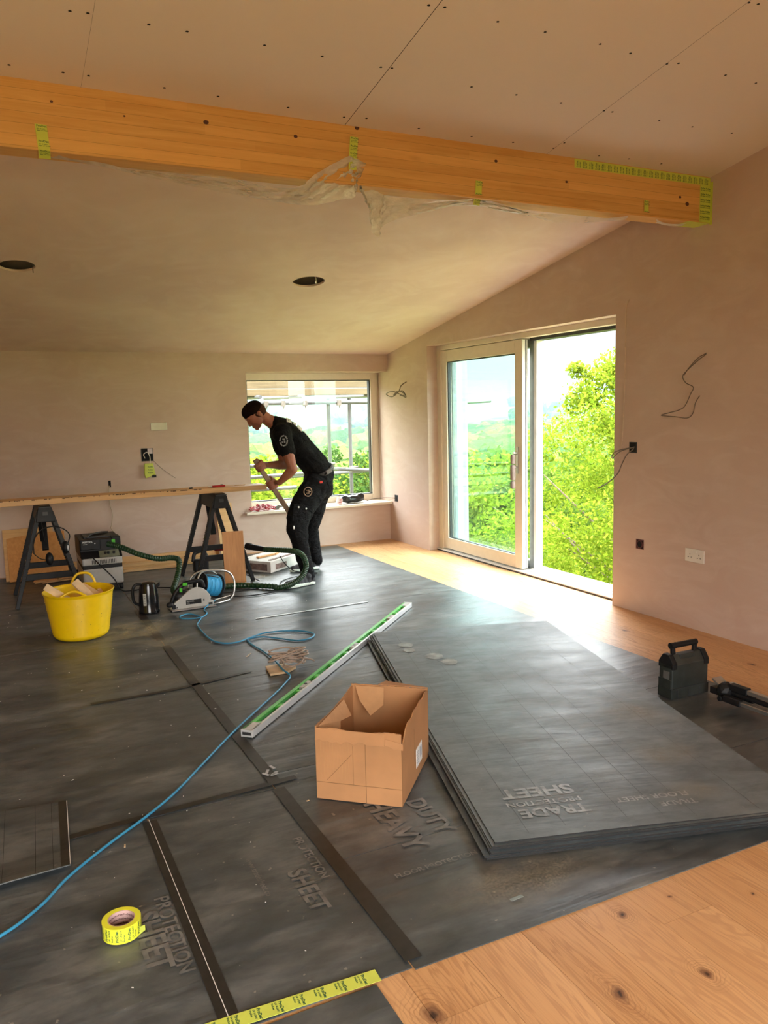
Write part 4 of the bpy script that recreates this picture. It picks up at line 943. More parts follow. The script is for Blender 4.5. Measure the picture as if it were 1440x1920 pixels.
mb = MB(); mb.tube([(-.08, -hy_ - .0, .30), (-.03, -hy_ - .05, .24), (.07, -hy_ - .09, .12), (.12, -hy_ - .13, .02), (.20, -hy_ - .15, .005), (.36, -hy_ - .12, .005), (.55, -hy_ - .22, .005)], .005, n=8); mb.build('power_lead', M_blackpl, vx, smooth='all')
# ribbed hose
M_hose = plain('dark_green_hose', (.014, .048, .016), .38, var=.2)
hs = empty('extractor_hose', (1.3, 6.9, .0085), 'ribbed dark green suction hose snaking from extractor to the worker feet', 'hose')
hp = [(.835, 7.205, .405), (.92, 7.12, .385), (1.05, 7.02, .325), (1.20, 6.98, .275), (1.33, 7.0, .265), (1.385, 6.98, .235), (1.34, 6.86, .12), (1.27, 6.70, .045), (1.30, 6.60, .032), (1.45, 6.61, .032), (1.65, 6.66, .032), (1.85, 6.62, .032), (2.05, 6.44, .032), (2.078, 6.4, 0.025), (2.184, 6.36, 0.048), (2.28, 6.34, 0.114), (2.322, 6.34, 0.202), (2.298, 6.37, 0.292), (2.241, 6.45, 0.318), (2.157, 6.6, 0.313), (2.074, 6.72, 0.308)]
mb = MB(); mb.tube(hp, .024, n=14, smooth=22, rfun=lambda t, i: .0255 if i % 3 == 0 else .0225); mb.build('ribbed_hose', M_hose, hs, smooth=False); hs.location = (0, 0, 0)
mb = MB(); mb.cyl((2.081, 6.71, 0.309), (1.984, 6.85, 0.322), .022, .028); mb.cyl((1.99, 6.84, 0.323), (1.968, 6.88, 0.324), .031); mb.build('nozzle', M_blackpl, hs, smooth=True)

# ---------------------------------------------------------------- plunge saw and cable reel
sw = empty('circular_saw', (1.31, 6.10, .0085), 'grey and black plunge circular saw with green trim beside the kettle', 'circular saw', rz=.02)
mb = MB(); arc = [(-.155, 0, .012), (.150, 0, .012), (.150, 0, .05), (.125, 0, .055)] + [(.02 + .115 * math.cos(a_ * PI / 12), 0, .04 + .125 * math.sin(a_ * PI / 12)) for a_ in range(1, 9)] + [(-.10, 0, .10), (-.135, 0, .075), (-.155, 0, .06)]
mb.prism(arc, (0, .022, 0)); mb.build('blade_guard', M_greypl, sw, bevel=.004, seg=3)
mb = MB(); mb.bb((-.065, -.001, .04), (.055, .001, .075)); pt = mb.build('name_plate', M_blackpl, sw)
mb = MB(); add_text(mb, 'FESTOOL', (-.060, -.0016, .058), (1, 0, 0), (0, 0, 1), .014, .01); add_text(mb, 'TS 55', (-.060, -.0016, .045), (1, 0, 0), (0, 0, 1), .010, .01); mb.build('brand_text', M_greypl, pt, fix=False)
mb = MB(); mb.bb((-.175, -.015, 0), (.165, .15, .012)); mb.build('base_plate', M_metal, sw, bevel=.002)
mb = MB(); mb.cyl((-.01, .022, .085), (-.01, .16, .085), .055, .048); mb.ball((-.08, .06, .10), (.075, .045, .05)); mb.build('motor_housing', M_blackpl, sw, smooth=True)
mb = MB(); mb.tube([(-.17, .05, .04), (-.13, .05, .13), (-.07, .05, .185), (.0, .05, .205), (.07, .05, .20), (.09, .05, .15)], .017, n=12); mb.build('handle', M_blackpl, sw, smooth='all')
mb = MB(); mb.box((-.06, .028, .195), (.035, .022, .022)); mb.box((-.095, .02, .155), (.02, .012, .03)); mb.build('trigger', M_greenpl, sw, bevel=.003)
mb = MB(); mb.ball((-.185, .0, .055), (.03, .022, .022)); mb.bb((-.17, -.01, .02), (-.145, .012, .05)); mb.build('clamp_knob', M_blackpl, sw, smooth=True)
mb = MB(); mb.bb((.11, -.004, .02), (.14, .0, .036)); mb.bb((.07, -.003, .055), (.078, .0, .07)); mb.bb((-.14, -.003, .022), (-.13, 0, .03)); mb.build('slot', M_gasket, sw)
mb = MB(); mb.cyl((.165, .02, .045), (.30, .06, .055), .0035, n=8); mb.build('guide_rod', M_whitepl, sw, smooth=True)
mb = MB(); mb.tube([(.05, .07, .19), (.14, .12, .22), (.25, .15, .18), (.29, .16, .11), (.20, .2, .06), (.10, .24, .10), (.16, .28, .02), (.34, .25, .004), (.5, .18, .004), (.72, .2, .004)], .005, n=8); mb.build('power_lead', M_blackpl, sw, smooth='all')
rl = empty('cable_reel', (1.475, 6.27, .0085), 'open cable reel wound with bright blue lead, steel tube frame', 'cable reel', rz=.35)
ax0, ax1 = Vector((-.085, 0, .155)), Vector((.075, 0, .115)); axd = (ax1 - ax0).normalized(); rq = axd.to_track_quat('Z', 'Y').to_matrix()
mb = MB(); mb.cyl(ax0, ax1, .05, n=28)
dr = mb.build('drum', M_darkpl, rl, smooth=True)
mb = MB(); pts = []
for i in range(13 * 16):
    an = i * 2 * PI / 16; t = i / (13 * 16); p = ax0.lerp(ax1, .06 + .88 * t) + rq @ Vector((math.cos(an) * (.076 + .004 * math.sin(i * .11)), math.sin(an) * .078, 0)); pts.append(p)
mb.tube(pts, .0068, n=8, smooth=1); wc = mb.build('wound_cable', plain('bright_blue_winding', (.045, .36, .66), .4, var=.08), rl, smooth='all')
for q in (ax0, ax1):
    mb = MB(); mb.cyl(q - axd * .004, q + axd * .004, .098, n=32); mb.build('flange', M_blackpl if q is ax0 else M_darkpl, rl, smooth=True)
mb = MB(); mb.tube([(.12, -.10, .012), (.15, -.11, .06), (.165, -.10, .16), (.12, -.08, .235), (.0, -.06, .262), (-.10, -.05, .262), (-.15, -.06, .20), (-.165, -.08, .08), (-.15, -.10, .012), (-.0, -.12, .010), (.12, -.10, .012)], .0075, n=10); mb.tube([(.12, .10, .012), (.16, .11, .10), (.12, .09, .2), (.0, .07, .245), (-.12, .08, .2), (-.155, .10, .012)], .0075, n=10); mb.build('tube_frame', M_metal, rl, smooth='all')
# blue lead over the floor
zf = .0125
bl = [(1.50, 6.16, .05), (1.372, 6.051, 0.013), (1.354, 5.891, 0.013), (1.278, 5.791, 0.013), (1.168, 5.822, 0.013), (1.154, 5.902, 0.013), (1.234, 5.945, 0.013), (1.285, 5.805, 0.013), (1.246, 5.688, 0.013), (1.212, 5.591, 0.013), (1.202, 5.389, 0.013), (1.209, 5.162, 0.013), (1.261, 5.046, 0.013), (1.344, 5.025, 0.013), (1.453, 5.09, 0.013), (1.563, 5.144, 0.013), (1.691, 5.129, 0.013), (1.802, 5.063, 0.013), (1.851, 4.958, 0.013), (1.799, 4.871, 0.013), (1.706, 4.853, 0.013), (1.627, 4.943, 0.013), (1.535, 5.056, 0.013), (1.451, 5.057, 0.018), (1.416, 5.039, 0.013), (1.414, 4.9, 0.013), (1.432, 4.731, 0.013), (1.428, 4.508, 0.02), (1.405, 4.291, 0.03), (1.415, 4.191, 0.02), (1.359, 4.112, 0.013), (1.276, 4.003, 0.013), (1.157, 3.862, 0.013), (1.047, 3.733, 0.013), (0.958, 3.628, 0.013), (0.849, 3.49, 0.013), (0.713, 3.31, 0.013), (0.552, 3.099, 0.013), (0.414, 2.953, 0.013), (0.283, 2.836, 0.013), (0.175, 2.73, 0.013), (0.101, 2.647, 0.013), (0.04, 2.557, 0.013), (-0.03, 2.482, 0.013), (-0.088, 2.438, 0.013), (-0.17, 2.391, 0.013)]
mb = MB(); mb.tube(bl, .0052, n=10, smooth=5); o = mb.build('extension_lead', M_bluecable, smooth='all'); tag(o, 'long blue extension lead looping across the floor sheets to bottom left', 'cable')
# coiled grey cable bundle on an offcut
cb = random.Random(9); pts = []; cc_ = Vector((1.475, 4.36, 0))
for k in range(9):
    for q in range(7):
        an = q * 2 * PI / 7 + k * .5; r1_ = .085 + cb.uniform(-.05, .035); e1 = .75 if k % 2 else .5
        pts.append(cc_ + Vector((math.cos(an) * r1_ * 1.15 + (.03 if k > 8 else 0), math.sin(an) * r1_ * e1, .020 + .055 * (k / 9) + abs(math.sin(an * .5 + k)) * .055)))
pts += [cc_ + Vector(v) for v in ((.12, .05, .03), (.16, .02, .02))]
mb = MB(); mb.tube(pts, .0050, n=8, smooth=4); o = mb.build('cable_bundle', plain('taupe_flex', (.36, .28, .22), .45, var=.15), smooth='all'); tag(o, 'tangled bundle of taupe flex on the blue lead by the level', 'cable bundle')
mb = MB(); mb.prism([(1.345, 4.425, 0), (1.325, 4.275, 0), (1.43, 4.27, 0), (1.50, 4.33, 0), (1.44, 4.43, 0)], (0, 0, .012)); o = mb.build('floor_offcut', M_offcut); o.location.z = .0088; tag(o, 'small wedge of oak offcut under the tangled flex', 'timber offcut')

# low white carton and red tool by the right sawhorse
ct = empty('flat_carton', (2.36, 7.42, .0088), 'low white printed carton on the floor behind the right sawhorse', 'carton', rz=.64)
mb = MB(); mb.bb((-.28, -.19, 0), (.28, .19, .105)); mb.build('carton_body', plain('white_printed_card', (.62, .58, .53), .7, var=.12, vs=10), ct, bevel=.003)
mb = MB(); mb.bb((-.22, -.15, .105), (.20, -.12, .112)); mb.bb((-.1, .02, .105), (.12, .06, .11)); mb.bb((-.2, -.192, .02), (-.02, -.19, .07)); mb.bb((-.282, -.15, .02), (-.28, .1, .08)); mb.build('printed_panel', plain('grey_brown_print', (.20, .13, .11), .7, var=.4, vs=30), ct)
for i, (x_, y_, z_, l_) in enumerate(((2.30, 7.40, .124, .22), (2.45, 7.52, .124, .18))):
    mb = MB(); mb.box((x_, y_, z_), (l_, .04, .014), Matrix.Rotation(.5 + i * .5, 3, 'Z')); o = mb.build('timber_offcut', M_oakpiece); tag(o, ('brown strip lying on the carton, nearer the sawhorse', 'brown strip lying on the carton, nearer the window')[i], 'timber offcut')
rd = empty('cordless_drill', (2.06, 7.62, .0088), 'red and black cordless tool standing behind the right sawhorse', 'power tool')
mb = MB(); mb.cyl((-.02, 0, .20), (-.20, .02, .20), .038, .030); mb.ball((-.02, 0, .20), .042); mb.build('tool_body', M_red, rd, smooth=True)
mb = MB(); mb.beam((-.05, 0, .19), (-.04, 0, .06), .035, .05); mb.bb((-.11, -.05, 0), (.03, .05, .06)); mb.build('grip_and_battery', M_blackpl, rd, bevel=.006)
mb = MB(); mb.cyl((.02, 0, .20), (.09, 0, .20), .03, .018); mb.build('chuck', M_whitepl, rd, smooth=True)
bt = empty('jigsaw', (1.70, 7.55, .0088), 'black power tool on the floor inside the right sawhorse', 'power tool')
mb = MB(); mb.bb((-.07, -.05, 0), (.07, .05, .12)); mb.build('tool_base', M_blackpl, bt, bevel=.02, seg=3)
mb = MB(); mb.tube([(-.07, 0, .10), (-.05, 0, .18), (.03, 0, .19), (.07, 0, .12)], .018); mb.build('handle', M_darkpl, bt, smooth='all')
mb = MB(); mb.tube([(2.30, 6.98, .19), (2.36, 7.0, .10), (2.44, 6.98, .03), (2.56, 6.92, .012), (2.62, 6.86, .012), (2.50, 6.84, .012), (2.36, 6.80, .012), (2.22, 6.70, .012), (2.16, 6.58, .012)], .0045, n=8); o = mb.build('power_cord', M_blackpl, smooth='all'); tag(o, 'thin black cord looping beside the worker shoe and carton', 'cable')
mb = MB(); mb.tube([(2.05, 6.80, .012), (1.98, 6.9, .05), (1.90, 6.95, .07), (1.86, 6.86, .03), (1.93, 6.76, .012), (2.0, 6.74, .012), (1.7, 6.70, .012), (1.5, 6.56, .012), (1.72, 6.5, .012), (1.95, 6.52, .012)], .0042, n=8); o = mb.build('power_cord', M_blackpl, smooth='all'); tag(o, 'thin black cord curling at the right sawhorse foot', 'cable')

# ---------------------------------------------------------------- tool case and tripod
cs = empty('tool_case', (3.115, 2.935, .0088), 'upright black plastic tool case with barrel handle on the floor sheets', 'tool case', rz=-.02)
cs.scale = (.9, .9, .9)
M_case = plain('scuffed_dark_green_grey_plastic', (.022, .027, .025), .45, var=.35, vs=14)
cw, cd, chh = .137, .05, .20
mb = MB(); mb.prism([(-cw, -cd, 0), (cw, -cd, 0), (cw, -cd, chh - .0), (-cw, -cd, chh)], (0, 2 * cd, 0)); mb.build('case_body', M_case, cs, bevel=.008)
mb = MB()
mb.prism([(-cw + .02, -cd, chh - .005), (-cw + .02, cd, chh - .005), (-cw + .02, cd * .35, chh + .045), (-cw + .02, -cd * .35, chh + .045)], (2 * cw - .04, 0, 0)); mb.bb((-.06, -.034, chh + .02), (.05, .0, chh + .047)); mb.build('sloped_lid', M_case, cs, bevel=.004)
for sx in (-1, 1):
    mb = MB(); mb.prism([(sx * cw, -cd - .006, chh - .03), (sx * cw, -cd - .006, chh + .005), (sx * cw, -cd * .45, chh + .052), (sx * cw, cd * .45, chh + .052), (sx * cw, cd + .006, chh + .005), (sx * cw, cd + .006, chh - .03)], (-sx * .034, 0, 0)); mb.build('end_shoulder', M_blackpl, cs, bevel=.004)
mb = MB(); mb.bb((-cw - .004, -cd - .004, 0), (cw + .002, cd + .004, .058)); mb.bb((-cw - .005, -cd + .002, .058), (-cw, cd, .11)); mb.build('base_tray', M_case, cs, bevel=.003)
mb = MB()
for x_ in (-.095, -.012, .07): mb.bb((x_ - .003, -cd - .006, .004), (x_ + .003, -cd - .003, .048))
mb.bb((-cw, -cd - .006, .057), (cw, -cd - .003, .061)); mb.build('rib', M_darkpl, cs)
mb = MB(); mb.bb((-cw - .002, -.03, .11), (-cw - .0, .015, .155)); lb2 = mb.build('label_plate', plain('worn_grey_label', (.10, .10, .095), .6), cs); 
for sx in (-.083, .075):
    mb = MB(); mb.beam((sx, 0, chh + .03), (sx - .004 * (1 if sx < 0 else -1), 0, chh + .085), .018, .026); mb.build('handle_post', M_blackpl, cs, bevel=.003)
mb = MB(); mb.cyl((-.098, 0, chh + .094), (.090, 0, chh + .094), .0165, n=24); mb.cyl((-.105, 0, chh + .094), (-.088, 0, chh + .094), .018, n=24); mb.cyl((-.07, 0, chh + .094), (-.065, 0, chh + .094), .0175, n=24); mb.build('barrel_handle', M_blackpl, cs, smooth=True)
tp = empty('folded_tripod', (3.2, 2.75, 0), 'folded silver and black tripod lying at the right edge by the case', 'tripod')
tp.location = (0, 0, 0)
td = Vector((-.03, -.36, 0)).normalized(); t0 = Vector((3.19, 2.70, .075))
td = Vector((.02, -1, 0)).normalized(); tx_ = Vector((1, .02, 0))
for i, (dx, dz) in enumerate(((-.045, -.02), (.0, .03), (.045, -.02))):
    mb = MB(); o_ = t0 + tx_ * dx + Vector((0, 0, dz))
    mb.beam(o_ + td * .06, o_ + td * 1.2, .026, .020); lg = mb.build('leg', M_metal, tp, bevel=.003)
    mb = MB(); mb.beam(o_ + td * .0, o_ + td * .10, .036, .032); mb.beam(o_ + td * .50, o_ + td * .56, .034, .03); mb.build('leg_clamp', M_blackpl, lg, bevel=.004)
mb = MB(); mb.cyl(t0 - td * .02, t0 + td * .9, .012); mb.build('centre_column', M_blackpl, tp, smooth=True)
mb = MB(); mb.ball(t0 - td * .03, (.05, .04, .045)); mb.box(t0 - td * .075 + Vector((0, 0, -.01)), (.07, .05, .035)); mb.cyl(t0 - td * .02 + Vector((-.06, 0, -.03)), t0 - td * .02 + Vector((.05, 0, -.03)), .014); mb.build('tripod_head', M_blackpl, tp, bevel=.004)
mb = MB(); mb.box(t0 - td * .085 + Vector((.015, 0, .03)), (.06, .045, .012), Matrix.Rotation(.5, 3, 'X')); mb.box(t0 + td * .0 + Vector((.02, 0, .035)), (.03, .05, .012)); mb.build('mounting_plate', M_metal, tp, bevel=.002)

# ---------------------------------------------------------------- things on the sill
ss = .4485
gl_ = random.Random(31)
mb = MB(); pts = []
rgs = empty('red_netting', (2.56, 8.32, ss), 'crumpled heap of red and pink netting on the left of the sill', 'netting')
for nm, mat_, n2 in (('red_strands', plain('dark_red_netting', (.36, .03, .045), .6, var=.4), 26), ('pink_strands', plain('pale_pink_netting', (.65, .36, .38), .6), 14)):
    mb = MB()
    for i in range(n2):
        c_ = Vector((gl_.uniform(-.11, .12), gl_.uniform(-.04, .04), 0)); pts = [c_ + Vector((gl_.uniform(-.05, .05), gl_.uniform(-.03, .03), gl_.uniform(.004, .075) * (1 - abs(c_.x) * 4))) for _ in range(4)]
        mb.tube(pts, .006, n=6, smooth=4)
    mb.build(nm, mat_, rgs, smooth='all')
cl = empty('clear_wrapper', (2.80, 8.38, ss), 'loose clear plastic wrapper beside the red netting on the sill', 'wrapper')
mb = MB(); bm = mb.bm; G = [[bm.verts.new((-.10 + a_ * .028, -.05 + b_ * .018, .012 + .03 * math.sin(a_ * .7) * math.sin(b_ * .9 + 1) + gl_.uniform(0, .02))) for b_ in range(6)] for a_ in range(10)]
for a_ in range(9):
    for b_ in range(5): bm.faces.new((G[a_][b_], G[a_ + 1][b_], G[a_ + 1][b_ + 1], G[a_][b_ + 1]))
mb.build('wrapper_film', plain('crinkled_grey_film', (.42, .44, .40), .2), cl, smooth='all')
bgm = empty('black_bag', (3.66, 8.40, ss), 'crumpled black plastic bag on the right of the sill', 'bag')
mb = MB(); mb.ball((0, 0, .045), (.15, .06, .045), sub=3); mb.ball((-.08, -.01, .05), (.07, .05, .045), sub=3); mb.ball((.10, .01, .055), (.06, .05, .05), sub=3)
o = mb.build('bag_film', plain('shiny_black_film', (.012, .014, .014), .18), bgm, smooth='all')
dm = o.modifiers.new('crumple', 'DISPLACE'); tx = bpy.data.textures.new('crumple', 'CLOUDS'); tx.noise_scale = .035; dm.texture = tx; dm.strength = .03; dm.mid_level = .5
wb = empty('cable_clip_pack', (3.475, 8.33, ss), 'small white slotted block in front of the black bag', 'block', rz=.5)
mb = MB(); mb.box((0, 0, .038), (.085, .035, .075), Matrix.Rotation(.35, 3, 'Y')); bb_ = mb.build('block_body', plain('pinkish_white_plastic', (.68, .58, .58), .5), wb, bevel=.012, seg=3)
mb = MB()
for i in range(4):
    for j in range(2): mb.box((-.02 + i * .014 + (j - .5) * .012, -.0185, .028 + j * .026), (.006, .002, .018), Matrix.Rotation(.35, 3, 'Y'))
mb.build('slot', M_red, bb_)
cn = empty('silver_can', (3.16, 8.33, ss), 'slim silver tube can upright on the sill behind the worker', 'can')
mb = MB(); mb.cyl((0, 0, 0), (0, 0, .13), .024, n=24); mb.build('can_body', M_metal, cn, smooth=True)
mb = MB(); mb.cyl((0, 0, .13), (0, 0, .145), .018, .012, n=24); mb.build('can_top', M_greypl, cn, smooth=True)

# ---------------------------------------------------------------- sockets, back boxes and wires
def wall_plate(name, centre, w_, h_, mat, label, cat, t=.009, face='x'):
    mb = MB(); c = Vector(centre)
    if face == 'x': mb.bb((c.x - t, c.y - w_ / 2, c.z - h_ / 2), (c.x - .0004, c.y + w_ / 2, c.z + h_ / 2))
    else: mb.bb((c.x - w_ / 2, c.y - t, c.z - h_ / 2), (c.x + w_ / 2, c.y - .0004, c.z + h_ / 2))
    o = mb.build(name, mat, bevel=.003 if t > .004 else 0, seg=3); return tag(o, label, cat)
so = wall_plate('double_socket', (XR, 3.797, .496), .16, .088, M_whitepl, 'white double power socket low on the right wall', 'socket')
mb = MB()
for cy_ in (3.797 - .038, 3.797 + .038):
    for dy_, dz_, wy, wz in ((0, .012, .004, .009), (-.012, -.008, .008, .004), (.012, -.008, .008, .004)): mb.box((XR - .0095, cy_ + dy_, .492 + dz_), (.001, wy, wz))
mb.build('socket_hole', M_dark, so)
mb = MB()
for cy_ in (3.797 - .012, 3.797 + .012): mb.box((XR - .010, cy_, .524), (.004, .014, .014))
mb.build('rocker_switch', M_whitepl, so, bevel=.001)
def back_box(centre, w_, h_, label, ring=False, face='x'):
    o = wall_plate('back_box', centre, w_, h_, M_dark, label, 'back box', .0015, face); c = Vector(centre); mb = MB()
    if face == 'x':
        frame_yz(mb, c.y - w_ / 2, c.y + w_ / 2, c.z - h_ / 2, c.z + h_ / 2, c.x - .003, c.x - .0015, .006)
        if ring: mb.tube([(c.x - .004, c.y + .026 * math.cos(a_), c.z + .026 * math.sin(a_)) for a_ in [k_ * PI / 8 for k_ in range(16)]], .003, n=6, closed=True, smooth=2)
    else: frame_xz(mb, c.x - w_ / 2, c.x + w_ / 2, c.z - h_ / 2, c.z + h_ / 2, c.y - .003, c.y - .0015, .006)
    mb.build('box_rim', plain('red_brown_rim', (.12, .03, .03), .6) if ring else M_darkpl, o); return o
back_box((XR, 4.385, 1.19), .075, .078, 'open metal back box with wires right of the sliding door')
back_box((XR, 4.302, .502), .074, .07, 'small empty back box with round knockout by the door foot', True)
back_box((XR, 8.155, .492), .075, .075, 'small back box with wires at the window sill end')
bx = back_box((1.395, YB, 1.105), .118, .13, 'square back box with pale insert on the back wall', face='y')
mb = MB(); mb.bb((1.40, YB - .006, 1.115), (1.448, YB - .003, 1.168)); mb.build('pale_insert', plain('pale_lilac_plastic', (.60, .52, .55), .5), bx)
sp_ = wall_plate('steel_blank_plate', (1.527, YB, 1.385), .16, .078, plain('polished_steel_plate', (.62, .66, .50), .28, .75, var=.03), 'polished steel blank plate high on the back wall', 'wall plate', .006, 'y')
def wire(name, pts, r, mat, label, cat='cable', n=7, sm_=5):
    mb = MB(); mb.tube(pts, r, n=n, smooth=sm_); o = mb.build(name, mat, smooth='all'); return tag(o, label, cat)
x1 = XR - .008
wire('white_cable', [(4.106, 4.442, 2.23), (4.1, 4.466, 2.163), (4.095, 4.461, 1.94), (4.095, 4.465, 1.641), (4.092, 4.472, 1.338), (4.09, 4.488, 1.165), (4.085, 4.514, 1.075), (4.05, 4.52, 1.053)], .0045, plain('peach_white_cable', (.62, .48, .36), .5), 'long pale cable hanging down right of the sliding door')
wire('loose_wires', [(4.1, 4.36, 1.195), (4.07, 4.407, 1.18), (4.03, 4.444, 1.157), (4, 4.476, 1.112), (3.98, 4.443, 1.152), (4.02, 4.406, 1.178), (4.09, 4.359, 1.188), (4.05, 4.385, 1.14), (4, 4.377, 1.078), (3.95, 4.364, 1.014), (3.88, 4.382, 0.952), (3.82, 4.423, 0.911)], .004, M_greycable, 'dark wires sprouting from the back box by the door')
wire('loose_wires', [(4.106, 3.749, 1.8), (4.085, 3.805, 1.757), (4.075, 3.873, 1.704), (4.07, 3.903, 1.668), (4.075, 3.879, 1.626), (4.09, 3.831, 1.596), (4.08, 3.846, 1.549), (4.08, 3.884, 1.482), (4.075, 3.924, 1.454), (4.08, 4.021, 1.434), (4.085, 4.097, 1.417), (4.08, 3.973, 1.409), (4.08, 3.868, 1.399), (4.085, 3.825, 1.429), (4.09, 3.81, 1.497), (4.1, 3.786, 1.541)], .0032, M_greycable, 'loose looped grey wire high on the right wall')
wire('loose_wires', [(4.106, 3.745, 1.807), (4.08, 3.792, 1.777), (4.07, 3.86, 1.713), (4.075, 3.894, 1.678)], .0032, M_greycable, 'short doubled wire at the same hole high on the right wall')
wire('loose_wires', [(4.106, 7.846, 1.794), (4.06, 7.885, 1.755), (4.03, 7.894, 1.687), (4, 7.992, 1.638), (3.98, 8.097, 1.67), (3.98, 7.95, 1.695), (4, 7.836, 1.668), (4.02, 7.701, 1.625), (4.05, 7.831, 1.696), (4.02, 7.9, 1.681), (3.99, 7.933, 1.654), (4, 7.834, 1.697), (4.03, 7.731, 1.654), (4.02, 7.838, 1.645)], .0055, M_greycable, 'coiled grey wire loop hanging beside the window corner')
wire('white_cable', [(XR - .006, 8.56, 1.90), (XR - .006, 8.54, 1.4), (XR - .006, 8.52, .9), (XR - .02, 8.50, .62), (XR - .03, 8.44, .5), (XR - .05, 8.3, .47), (XR - .02, 8.16, .49)], .0035, M_cream, 'thin cream cable down the window reveal to the sill box')
wire('sill_wires', [(XR - .004, 8.15, .495), (3.98, 8.22, .50), (3.88, 8.28, .49), (3.80, 8.30, .47)], .004, M_greycable, 'short dark wires lying over the right end of the sill')
wire('thin_wire', [(1.45, YB - .004, 1.045), (1.53, YB - .006, .96), (1.66, YB - .012, .855)], .0018, M_greycable, 'thin straight wire from the back box to the plank', n=5)
wire('white_cable', [(1.012, 8.316, 0.815), (1.004, 8.31, 0.779), (1.005, 8.31, 0.635), (1.023, 8.31, 0.527), (1.005, 8.3, 0.422), (0.998, 8.3, 0.396), (1.026, 8.3, 0.351), (1.033, 8.29, 0.325)], .004, M_cream, 'wavy pale cable hanging on the wall behind the extractor')
wire('white_cable', [(1.37, YB - .004, 1.07), (1.355, YB - .03, 1.11), (1.39, YB - .035, 1.13), (1.415, YB - .03, 1.08), (1.41, YB - .03, .99), (1.40, YB - .03, .93)], .0045, M_whitepl, 'white cable looping out of the square back box')
mb = MB(); mb.bb((1.005, YB - .003, .80), (1.028, YB - .0004, .865)); o = mb.build('wall_slot', M_dark); tag(o, 'small dark cable slot in the back wall above the plank', 'wall slot')
tf = empty('tape_wrapped_cables', (1.405, YB - .03, 1.0), 'cable ends wrapped in lime tape hanging below the back box', 'wrapped cables')
mb = MB(); mb.prism([(-.05, 0, .02), (.035, 0, .02), (.055, 0, -.10), (.03, 0, -.095), (.0, 0, -.115), (-.045, 0, -.13), (-.055, 0, -.09)], (0, -.02, 0)); mb.build('tape_wrap', M_limetape, tf, bevel=.006)
mt = MB(); 
for i in range(3): add_text(mt, 'ProDec', (-.02, -.0215, -.02 - i * .03), (1, 0, 0), (0, 0, 1), .016, .03)
mt.build('printed_text', M_greenink, tf, fix=False)
mb = MB(); mb.bb((.02, -.015, -.125), (.06, .0, -.10)); mb.build('cable_end', M_blackpl, tf)
wire('hanging_cable', [(2.37, 6.03, zc(6.03) + .06), (2.375, 6.02, zc(6.02)), (2.36, 6.0, zc(6.0) - .012), (2.35, 5.97, zc(5.97) - .008)], .004, M_whitepl, 'white cable poking from the middle ceiling cut-out', n=6)
wire('hanging_cable', [(.34, 6.01, zc(6.01) + .03), (.335, 6.0, zc(6.0) - .01), (.335, 5.99, zc(6.0) - .04)], .003, M_greycable, 'short dark wire hanging at the left ceiling cut-out', n=6)

# sawdust and crumbs on the floor sheets
def m_dust():
    t = NT('pale_sawdust'); n_1 = t.noise(t.co(), 5, 5, .7, .5); n_2 = t.noise(t.co(), 130, 2)
    at = t.n('Attribute'); at.attribute_name = 'cover'
    f = t.math('MULTIPLY', t.math('MULTIPLY', at.outputs['Fac'], t.ramp(n_1, [(.3, 0.), (.65, 1.)])), t.ramp(n_2, [(.35, .25), (.6, 1.)]))
    t.base((.50, .42, .27)).set(Roughness=.9, Alpha=f); return t.m
M_dust = m_dust()
def dust(cx_, cy_, rx, ry, label, k=1.0, dz=.0098):
    mb = MB(); bm = mb.bm; ly = bm.verts.layers.float.new('cover'); c = bm.verts.new((cx_, cy_, dz)); c[ly] = k; prev_ = None; rings = []
    for q, f_ in ((.35, .85 * k), (.7, .4 * k), (1.0, 0.0)):
        row = []
        for a_ in range(28):
            v = bm.verts.new((cx_ + rx * q * math.cos(a_ * PI / 14), cy_ + ry * q * math.sin(a_ * PI / 14), dz)); v[ly] = f_; row.append(v)
        rings.append(row)
    for a_ in range(28):
        b_ = (a_ + 1) % 28; bm.faces.new((c, rings[0][a_], rings[0][b_]))
        for r0_, r1_ in zip(rings, rings[1:]): bm.faces.new((r0_[a_], r1_[a_], r1_[b_], r0_[b_]))
    o = mb.build('sawdust', M_dust); tag(o, label, 'sawdust', kind='stuff')
dust(.80, 5.70, .34, .30, 'pale sawdust drift beside the yellow tub', .9)
dust(.92, 5.30, .22, .22, 'fainter sawdust patch on the joint tape', .5)
dust(2.08, 6.95, .22, .2, 'fine sawdust under the right sawhorse', .6)
dust(1.42, 1.98, .42, .16, 'chalky dust smear beside the near corner of the stack', .35)
for dx_, dy_, ra_, rb2, k_, l_ in ((2.42, 2.35, .20, .13, .5, 'chalky scuff on the stack top nearest the tripod'), (2.62, 2.75, .16, .18, .4, 'chalky scuff on the stack top nearest the tool case'), (2.25, 2.05, .12, .10, .3, 'faint chalk patch near the stack front edge')):
    dust(dx_, dy_, ra_, rb2, l_, k_, STACK_TOP + .0008)
dust(.75, 4.55, .3, .2, 'yellowish dust smear near the joint tape', .3)
mb = MB(); cr = random.Random(2)
for i in range(230):
    x, y = cr.uniform(-.2, 2.4), cr.uniform(1.8, 7.2)
    if 1.2 < x and 2.0 < y < 4.7 or x > .9 and y < 3.1 and x < 1.7: continue
    s_ = cr.uniform(.0008, .0024) * (1 + .12 * y); mb.box((x, y, .0105), (s_ * cr.uniform(.6, 2.8), s_, s_ * .5), Matrix.Rotation(cr.uniform(0, 3), 3, 'Z'))
o = mb.build('crumbs', M_whitelabel); tag(o, 'tiny white crumbs scattered over the floor sheets', 'crumbs', kind='stuff')
